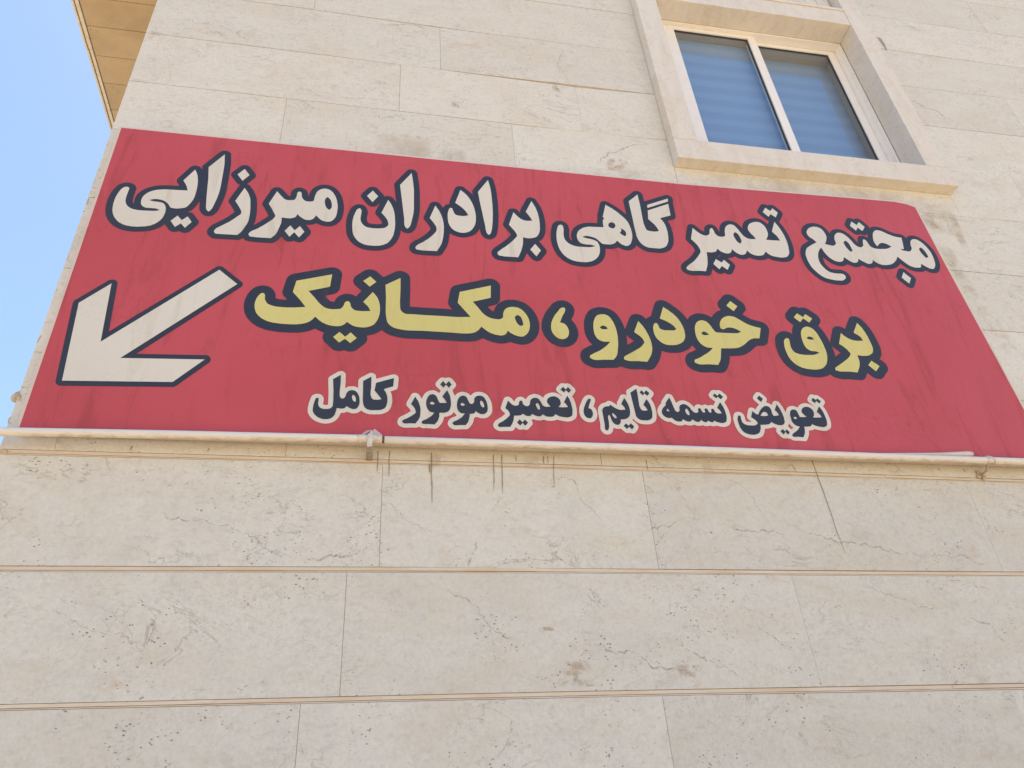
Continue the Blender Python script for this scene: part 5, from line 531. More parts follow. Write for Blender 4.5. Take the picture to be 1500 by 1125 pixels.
        '8839,33936 8743,33956 8599,34014 8487,34081 8407,34155 8349,34240 8311,34336 8296,34432 8302,34544 8319,34624 8350,34704 8400,34784 8439,34830 8503,34885 8679,35002 8885,35120 8802,35232 8740,35344 8681,35504 8650,35632 8635,35744 8631,35936 8654,36192 8683,36368 8713,36480 8775,36644 8855,36800 8919,36894 8999,36982 9095,37055 9207,37114 9287,37143 9399,37171 9495,37183 9591,37185 9703,37172 9799,37149 9908,37104 9991,37056 10083,36976 10167,36873 10220,36784 10334,36528 10395,36304 10439,36045 10745,36720 10807,36807 10887,36873 10967,36911 11047,36930 11143,36931 11223,36914 11303,36877 11367,36830 11415,36778 11479,36683 11591,36788 11655,36827 11719,36854 11729,36864 12032,37616 12104,37712 12151,37751 12215,37789 12279,37812 12359,37825 12439,37822 12503,37808 12603,37760 12785,37616 13015,37403 13159,37239 13287,37041 13399,36803 13486,36928 13543,36990 13607,37044 13751,37132 13831,37166 13927,37194 14023,37208 14119,37207 14263,37183 14423,37119 14516,37056 14567,37010 14583,37018 14649,37120 14711,37200 14839,37328 14935,37400 15104,37488 15121,37504 15087,37552 15055,37616 15037,37680 15029,37744 15032,37808 15047,37877 15071,37936 15111,38001 15393,38320 15447,38368 15511,38407 15575,38431 15639,38444 15703,38446 15767,38438 15831,38419 15895,38387 15943,38352 16263,38022 16302,37968 16333,37904 16352,37840 16359,37776 16355,37696 16339,37632 16291,37536 16111,37312 16119,37302 16343,37135 16426,37088 16583,37031 16887,36969 16983,36931 17047,36887 17101,36832 17143,36768 17170,36704 17190,36592 17186,36528 17172,36464 16951,35840 16907,35760 16855,35701 16775,35642 16695,35609 16615,35594 16407,35584 16343,35556 16266,35504 16114,35360 15959,35237 15815,35140 15639,35047 15527,35007 15399,34978 14951,34928 14939,34912 14898,34736 14852,34592 14759,34400 14644,34208 14595,34144 14519,34081 14423,34036 14311,34017 13911,34024 13575,33992 13399,33999 13239,34045 13127,34094 13044,34144 12960,34224 12902,34320 12863,34448 12863,34576 12892,34704 12944,34816 12999,34888 13047,34935 13143,35000 13271,35056 13482,35184 13417,35264 13335,35397 13245,35280 13180,35216 13095,35151 12887,35033 12791,34994 12695,34966 12487,34932 12247,34926 12071,34948 11891,35008 11879,34992 11850,34864 11798,34704 11730,34544 11670,34432 11447,34108 11367,34040 11271,33996 11159,33977 10775,33990 10471,33968 10327,33973 10103,34026 9959,34087 9863,34026 9751,33994 9303,33964 8999,33929|19879,34030 19735,34065 19607,34112 19527,34162 19447,34240 19431,34246 19319,34179 19223,34138 19111,34102 18967,34070 18855,34053 18695,34046 18359,34067 18183,34099 18007,34159 17831,34252 17719,34334 17575,34475 17509,34560 17447,34657 17390,34768 17351,34864 17316,34976 17292,35088 17263,35376 17265,35648 17276,35744 17316,35952 17344,36048 17393,36160 17463,36262 17575,36371 17692,36448 17815,36493 17943,36502 18055,36482 18167,36434 18263,36363 18298,36528 18328,36624 18391,36759 18466,36880 18291,37072 18232,37168 18210,37232 18199,37296 18200,37376 18213,37440 18238,37504 18279,37572 18529,37856 18615,37928 18705,37968 18791,37986 18871,37984 18951,37966 19031,37929 19127,37963 19207,37976 19287,37974 19367,37954 19431,37925 19495,37879 19783,37624 19843,37552 19877,37488 19901,37408 19908,37328 19899,37248 19880,37184 19847,37120 19699,36944 19701,36928 19803,36752 19865,36608 19933,36352 19991,36012 20007,36005 20039,36123 20342,36768 20383,36832 20444,36896 20503,36937 20583,36971 20647,36985 20727,36988 20807,36974 20871,36950 20935,36912 20999,36854 21015,36864 21399,37477 21479,37566 21528,37600 21591,37631 21703,37656 21815,37649 21927,37607 22003,37552 22060,37488 22237,37168 22299,37008 22331,36896 22401,36528 22422,36320 22441,36000 22444,35904 22436,35792 22399,35632 22346,35488 22273,35360 22176,35248 22171,35232 22322,35088 22364,35024 22391,34960 22408,34880 22409,34800 22393,34720 22359,34640 22311,34573 22007,34244 21927,34185 21831,34147 21767,34136 21687,34137 21607,34155 21543,34182 21447,34254 21287,34443 21095,34151 21015,34083 20919,34038 20807,34020 20359,34042 20055,34022|-1369,34096 -1481,34119 -1545,34149 -1593,34182 -1916,34528 -1964,34624 -1984,34736 -1973,34848 -1937,34944 -2125,35024 -2297,35122 -2457,35018 -2633,34942 -2777,34902 -2921,34873 -3145,34853 -3577,34850 -3865,34876 -4041,34905 -4153,34934 -4361,35018 -4505,35097 -4606,35168 -4743,35296 -4850,35424 -4912,35520 -4981,35664 -5031,35824 -5059,35968 -5072,36128 -5070,36256 -5053,36416 -5016,36576 -4958,36736 -4897,36848 -4825,36954 -4745,37033 -4633,37100 -4505,37136 -4377,37138 -4249,37104 -4185,37069 -4121,37019 -4067,36960 -4003,36864 -3973,36800 -3944,36704 -3929,36524 -3865,36500 -3769,36481 -3481,36477 -3477,36480 -3651,36704 -3684,36784 -3700,36880 -3697,36944 -3607,37568 -3576,37664 -3526,37744 -3449,37818 -3353,37870 -1945,38355 -1865,38369 -1769,38365 -1689,38344 -1609,38302 -1545,38247 -1491,38176 -1454,38096 -1435,38000 -1481,37264 -1496,37184 -1522,37120 -1590,37024 -1673,36958 -1737,36926 -2036,36816 -1983,36736 -1906,36640 -1817,36552 -1785,36540 -1721,36532 -1657,36536 -1648,36544 -1604,36688 -1529,36809 -1417,36909 -1305,36967 -1209,36993 -1081,36996 -953,36961 -889,36928 -825,36883 -815,36896 -618,37200 -873,37466 -923,37536 -951,37600 -968,37664 -973,37744 -966,37808 -933,37904 -882,37984 -581,38288 -523,38336 -441,38380 -345,38404 -249,38404 -153,38380 -89,38349 -29,38304 231,38030 247,38029 743,38384 839,38425 951,38439 1015,38433 1079,38416 1143,38386 1193,38352 1239,38310 1281,38256 1314,38192 1335,38128 1345,38048 1356,37472 1346,36784 1357,36544 1367,36532 1927,36525 2631,36534 3063,36529 3076,36544 2982,36672 2942,36752 2921,36832 2918,36912 3025,37584 3061,37680 3116,37760 3189,37824 3271,37868 4631,38350 4695,38366 4759,38370 4839,38362 4919,38337 4983,38301 5047,38247 5095,38185 5132,38112 5153,38032 5157,37952 5117,37248 5095,37150 5067,37088 5031,37034 4983,36984 4935,36947 4871,36914 4575,36800 4674,36656 4746,36592 4807,36563 4821,36576 4852,36688 4894,36800 4967,36927 5020,36992 5086,37056 5159,37114 5255,37173 5367,37223 5479,37252 5623,37268 5783,37262 5911,37238 6071,37182 6180,37120 6282,37040 6412,36896 6507,36752 6573,36624 6645,36432 6693,36208 6705,36048 6704,35936 6679,35728 6638,35568 6604,35472 6560,35376 6503,35281 6384,35136 6311,35070 6226,35008 6135,34960 6071,34937 5959,34913 5879,34908 5783,34915 5575,34961 5431,35021 5287,34954 5159,34916 5031,34904 4919,34910 4727,34944 4615,34977 4455,35044 4311,35128 4143,35024 3975,34954 3847,34926 3607,34903 3319,34894 2919,34910 1911,34912 1367,34889 1159,34893 935,34923 775,34955 583,35013 439,35093 327,35182 263,35245 167,35150 23,35047 -121,34976 -297,34924 -312,34912 -289,34832 -284,34736 -298,34656 -330,34576 -393,34489 -636,34224 -697,34173 -777,34130 -873,34106 -937,34103 -1001,34110 -1065,34128 -1129,34158 -1241,34108 -1305,34097|7495,34912 7399,34934 7319,34963 7191,35033 7111,35098 7047,35164 6940,35312 6863,35472 6810,35664 6793,35856 6814,36080 6849,36240 6883,36352 6991,36608 7109,36816 7351,37164 7412,37232 7479,37291 7621,37376 7751,37415 7831,37421 7895,37415 7959,37401 8039,37370 8149,37296 8199,37247 8244,37184 8277,37120 8298,37056 8311,36976 8311,36896 8279,36720 8232,36592 8117,36384 8196,36272 8242,36192 8284,36096 8314,36000 8334,35904 8347,35776 8338,35600 8300,35440 8234,35280 8167,35180 8055,35068 7914,34976 7799,34930 7671,34905 7575,34903|10418,35232 10423,35218 10439,35228 10679,35393 10736,35440 10733,35456 10523,35648 10463,35728 10455,35751 10443,35488|20004,35248 20023,35252 20241,35408 20311,35462 20334,35488 20279,35547 20104,35696 20058,35760 20023,35840 20011,35808 20026,35552 20025,35440'),
    'w3': ('-1182,32988 -1169,32608 -1181,32267 -1173,32062 -1153,31991 -1121,31948 -1096,31930 -1060,31927 -1021,31940 -993,31963 -958,32033 -940,32139 -921,32191 -891,32242 -852,32282 -808,32306 -735,32321 -679,32315 -624,32294 -576,32258 -534,32202 -483,32100 -459,32017 -439,31886 -435,31795 -444,31707 -463,31636 -510,31545 -547,31514 -612,31486 -665,31487 -744,31511 -901,31605 -954,31523 -1001,31498 -1114,31485 -1240,31509 -1266,31343 -1295,31227 -1328,31163 -1393,31084 -1450,31045 -1558,31013 -1678,31012 -1761,31031 -1876,31082 -1946,31132 -2022,31216 -2073,31312 -2087,31396 -2080,31576 -2060,31710 -2021,31871 -2005,31901 -1984,31915 -1933,31909 -1914,31888 -1910,31792 -1919,31690 -1908,31612 -1878,31541 -1844,31505 -1803,31478 -1752,31455 -1689,31444 -1561,31449 -1500,31466 -1456,31495 -1425,31527 -1400,31564 -1388,31603 -1388,31882 -1407,32268 -1454,32773|-684,32112 -656,32101 -627,32068 -600,32027 -576,31969 -570,31863 -580,31822 -589,31812 -621,31815 -660,31839 -689,31883 -716,31955 -727,32002 -726,32045 -704,32094|-53,32971 -42,32506 -56,32245 -53,32161 -20,32034 14,31971 66,31944 162,31937 241,31944 361,31973 240,32149 88,32349 134,32698 795,32954 776,32575 427,32434 513,32274 556,32141 579,31997 575,31840 550,31713 506,31610 483,31583 425,31540 323,31495 7,31472 -40,31476 -118,31498 -182,31529 -235,31574 -269,31636 -303,31746 -326,31908 -328,32164 -349,32754|1606,32152 1722,31945 1769,31813 1791,31722 1804,31620 1806,31466 1791,31308 1767,31209 1716,31111 1621,30973 1408,30973 1267,30954 1223,30956 1163,30984 1142,31008 1146,31055 1165,31094 1199,31122 1325,31189 1476,31294 1597,31397 1619,31425 1631,31457 1625,31534 1602,31612 1571,31666 1457,31818|2812,32514 2906,32303 2931,32200 2949,32041 2953,31921 2945,31803 2909,31666 2875,31593 2828,31542 2734,31501 2664,31485 2511,31483 2502,31315 2467,31175 2420,31080 2323,30960 2103,30972 1928,30964 1861,30994 1848,31008 1847,31026 1872,31090 1904,31115 2022,31173 2176,31290 2235,31353 2320,31474 2219,31490 2158,31514 2131,31537 2084,31599 2035,31711 2018,31802 2016,31942 2046,32083 2095,32188 2136,32242 2182,32278 2259,32303 2307,32296 2374,32247 2413,32196 2492,31975 2515,31937 2537,31924 2593,31918 2790,31934 2737,32063 2628,32215|2153,31886 2200,31946 2230,31956 2267,31947 2301,31926 2344,31863 2283,31836 2236,31832 2191,31845|2669,32921 2774,32784 2883,32933 2993,32783 2884,32629 2779,32764 2674,32624 2550,32768|4055,32330 4142,32315 4194,32287 4222,32261 4266,32190 4317,32061 4347,31902 4350,31753 4337,31659 4320,31618 4286,31567 4218,31509 4175,31496 4106,31494 4055,31504 3983,31537 3881,31623 3843,31544 3812,31516 3742,31495 3655,31489 3637,31333 3596,31163 3567,31101 3484,30985 3265,30976 3118,30958 3073,30962 3034,30982 3005,31006 2994,31027 3009,31075 3033,31110 3068,31135 3188,31195 3325,31299 3381,31360 3470,31496 3346,31497 3289,31525 3236,31587 3199,31661 3186,31702 3174,31842 3185,31984 3223,32121 3277,32212 3323,32258 3390,32291 3436,32297 3483,32284 3527,32254 3568,32205 3609,32082 3664,31959 3694,31938 3757,31934 3788,31952 3833,32020 3842,32051 3845,32155 3853,32186 3882,32237 3920,32281 3962,32309|3309,31895 3358,31957 3385,31964 3440,31934 3486,31871 3425,31838 3381,31834 3341,31847|4102,32100 4129,32093 4159,32067 4198,32002 4212,31939 4219,31841 4208,31808 4191,31801 4160,31799 4128,31822 4074,31934 4065,32015 4083,32075|7542,32508 7614,32336 7641,32239 7668,32077 7681,31916 7680,31809 7654,31648 7626,31587 7578,31546 7517,31518 7448,31499 7366,31501 7251,31516 7116,31547 6980,31629 6914,31537 6888,31521 6828,31504 6708,31495 6624,31507 6562,31538 6475,31599 6425,31536 6392,31513 6351,31498 6286,31494 6168,31533 6060,31596 5997,31511 5953,31493 5905,31488 5859,31493 5814,31510 5690,31588 5642,31537 5603,31513 5459,31491 5350,31487 5327,31324 5307,31251 5251,31121 5173,30980 4950,30973 4804,30957 4761,30963 4728,30986 4709,31013 4707,31048 4746,31110 4908,31218 5017,31306 5136,31428 5181,31489 5191,31522 5193,31561 5183,31620 5165,31665 5136,31704 5031,31810 5159,32164 5221,32072 5299,31988 5367,31949 5435,31938 5502,31950 5561,31985 5574,32009 5588,32109 5600,32137 5635,32177 5671,32188 5702,32168 5721,32138 5728,32051 5735,32027 5767,31987 5830,31948 5900,31940 5924,31944 5958,31964 6001,32023 6011,32051 6024,32175 6072,32255 6114,32297 6160,32326 6210,32343 6261,32347 6339,32324 6384,32288 6450,32163 6503,32025 6538,31987 6588,31960 6646,31945 6823,31964 6758,32044 6702,32147 6698,32206 6713,32271 6758,32352 6826,32407 6909,32444 7000,32455 7060,32444 7141,32402 7204,32330 7231,32270 7244,32169 7234,32102 7201,32044 7133,31962 7291,31955 7405,31964 7517,31981 7474,32080 7379,32204|6301,32105 6324,32095 6355,32058 6389,31974 6392,31840 6387,31821 6368,31806 6332,31812 6304,31829 6280,31871 6246,31973 6238,32028 6245,32052 6277,32092|7413,32921 7513,32799 7606,32925 7725,32786 7627,32643 7507,32764 7422,32656 7296,32787|5559,31328 5663,31197 5757,31331 5874,31197 5751,31053 5662,31177 5560,31054 5446,31194|8423,32421 8448,32416 8478,32390 8477,32348 8366,32078 8338,31965 8420,31941 8455,31908 8488,31814 8491,31714 8463,31613 8404,31530 8365,31508 8291,31506 8220,31536 8179,31576 8148,31627 8126,31729 8127,31837 8165,31995 8284,32255 8357,32367 8396,32407|9876,32524 9952,32369 9983,32283 10007,32189 10027,32045 10032,31950 10023,31854 9993,31736 9958,31666 9890,31595 9814,31548 9713,31521 9577,31505 9574,31405 9542,31329 9484,31268 9443,31255 9399,31254 9332,31278 9290,31315 9254,31360 9204,31481 9182,31630 9157,31692 9146,31702 9138,31699 9105,31660 9081,31611 9076,31555 9087,31376 9072,31163 9036,31058 9009,31009 8980,30990 8932,30986 8907,31014 8888,31074 8907,31236 8887,31713 8889,31881 8895,31918 8921,31976 8979,32042 9027,32073 9112,32095 9221,32103 9232,32182 9443,32020 9545,31971 9614,31955 9687,31950 9855,31975 9813,32099 9714,32241|9277,31792 9286,31794 9316,31778 9381,31715 9438,31598 9439,31575 9431,31568 9390,31556 9360,31560 9317,31602 9288,31655 9275,31696 9271,31751|9769,31340 9870,31239 9969,31349 10088,31215 9986,31069 9877,31193 9787,31084 9668,31214|10458,33000 10466,32701 10455,32183 10474,32080 10504,32013 10533,31980 10601,31962 10675,31965 10771,31992 10715,32125 10627,32242 10804,32517 10890,32352 10927,32215 10942,32068 10947,31906 10935,31796 10912,31688 10882,31624 10839,31582 10761,31535 10688,31514 10491,31511 10408,31525 10372,31541 10318,31580 10274,31633 10245,31698 10238,31738 10175,32791|10658,32940 10754,32815 10859,32944 10982,32817 10876,32678 10758,32801 10700,32686 10567,32812|13956,32531 14022,32367 14062,32216 14083,32047 14088,31882 14073,31770 14033,31640 14015,31613 13969,31576 13889,31539 13814,31531 13649,31559 13573,31587 13512,31635 13456,31565 13421,31547 13377,31552 13315,31574 13239,31623 13176,31552 13160,31541 13117,31536 13029,31566 12943,31644 12886,31563 12838,31541 12783,31538 12737,31545 12697,31563 12581,31651 12518,31570 12500,31556 12452,31539 12375,31540 12327,31552 12244,31595 12180,31640 12130,31560 12091,31531 12032,31520 11974,31522 11913,31534 11831,31573 11723,31680 11604,31664 11567,31669 11495,31693 11435,31734 11393,31779 11361,31835 11352,31866 11353,31962 11385,32051 11447,32145 11564,32257 11584,32306 11587,32376 11791,32649 11843,32459 11923,32060 11936,32024 11957,31997 12013,31967 12065,31980 12116,32022 12125,32045 12127,32161 12163,32252 12200,32303 12280,32349 12361,32362 12433,32343 12507,32294 12571,32217 12641,32080 12685,32019 12726,31983 12771,31967 12822,31965 12847,31971 12908,32008 12918,32031 12916,32121 12924,32148 12963,32196 12986,32203 13024,32180 13049,32148 13066,32057 13078,32034 13108,32003 13143,31983 13169,31991 13200,32022 13209,32048 13199,32137 13208,32161 13245,32194 13271,32206 13295,32198 13325,32167 13362,32047 13385,32018 13414,31998 13438,32003 13475,32036 13484,32057 13481,32135 13489,32158 13526,32196 13548,32203 13584,32187 13610,32159 13630,32068 13642,32043 13688,32006 13758,31981 13912,31987 13876,32107 13837,32168 13767,32251|11620,32119 11693,31978 11558,31996|12418,32147 12432,32146 12459,32115 12493,32050 12511,31996 12511,31890 12499,31845 12489,31834 12446,31844 12406,31875 12384,31912 12359,31984 12355,32041 12362,32069 12394,32124|13811,32950 13913,32834 14013,32954 14148,32814 14030,32677 13908,32798 13838,32713 13713,32838|18370,32545 18442,32401 18471,32309 18490,32196 18510,31968 18510,31855 18501,31796 18474,31684 18438,31618 18394,31583 18316,31543 18269,31531 18223,31530 18014,31564 17941,31583 17882,31607 17789,31660 17735,31585 17692,31553 17627,31536 17528,31524 17397,31521 17380,31369 17347,31246 17306,31154 17213,31009 16993,31024 16836,31014 16791,31020 16758,31042 16738,31073 16741,31090 16801,31164 16971,31279 17063,31352 17120,31406 17200,31513 17089,31543 17024,31574 16952,31657 16922,31726 16911,31805 16924,32062 16955,32174 16980,32229 17013,32275 17056,32306 17128,32334 17182,32334 17251,32304 17273,32280 17298,32208 17327,32010 17339,31990 17362,31977 17393,31973 17500,31980 17654,32004 17580,32070 17508,32176 17496,32245 17521,32334 17575,32412 17654,32466 17749,32497 17850,32494 17914,32473 17990,32411 18024,32350 18042,32275 18041,32208 18021,32120 17995,32069 17926,31982 18124,31984 18336,32008 18308,32101 18281,32155 18189,32271|17040,31948 17124,31980 17156,31964 17195,31920 17145,31875 17091,31869 17066,31882|18225,32966 18331,32855 18403,32946 18545,32811 18442,32693 18327,32818 18242,32694 18118,32833|16460,32551 16528,32384 16557,32287 16589,32119 16606,31916 16597,31759 16586,31702 16560,31652 16497,31584 16440,31551 16403,31543 16256,31546 16127,31587 15987,31684 15905,31594 15839,31563 15680,31533 15473,31524 15450,31399 15426,31317 15352,31172 15294,31116 15255,31094 15131,31050 15079,31040 14977,31037 14837,31060 14716,31109 14653,31162 14605,31233 14570,31314 14547,31404 14536,31501 14527,31646 14531,31743 14574,31876 14605,31916 14637,31925 14672,31923 14685,31919 14697,31902 14688,31764 14704,31622 14733,31568 14780,31526 14834,31496 14914,31475 15133,31471 15219,31482 15332,31537 15365,31570 15370,31589 15353,31673 15322,31726 15236,31806 15153,31865 15280,32167 15387,32057 15447,32015 15487,32009 15528,32052 15588,32154 15648,32231 15748,32338 15816,32391 15887,32434 15922,32445 15982,32449 16062,32424 16084,32405 16117,32350 16138,32286 16143,32246 16132,32114 16136,32074 16152,32017 16171,31988 16189,31981 16235,31981 16421,32018 16390,32139 16356,32193 16295,32265|15586,31961 15683,32088 15734,32126 15789,32153 15814,32157 15859,32147 15897,32117 15919,32079 15927,31977 15742,31944|15776,32947 15908,32802 15793,32635 15648,32803|16400,31358 16482,31252 16567,31358 16673,31226 16578,31103 16480,31231 16377,31101 16268,31250',
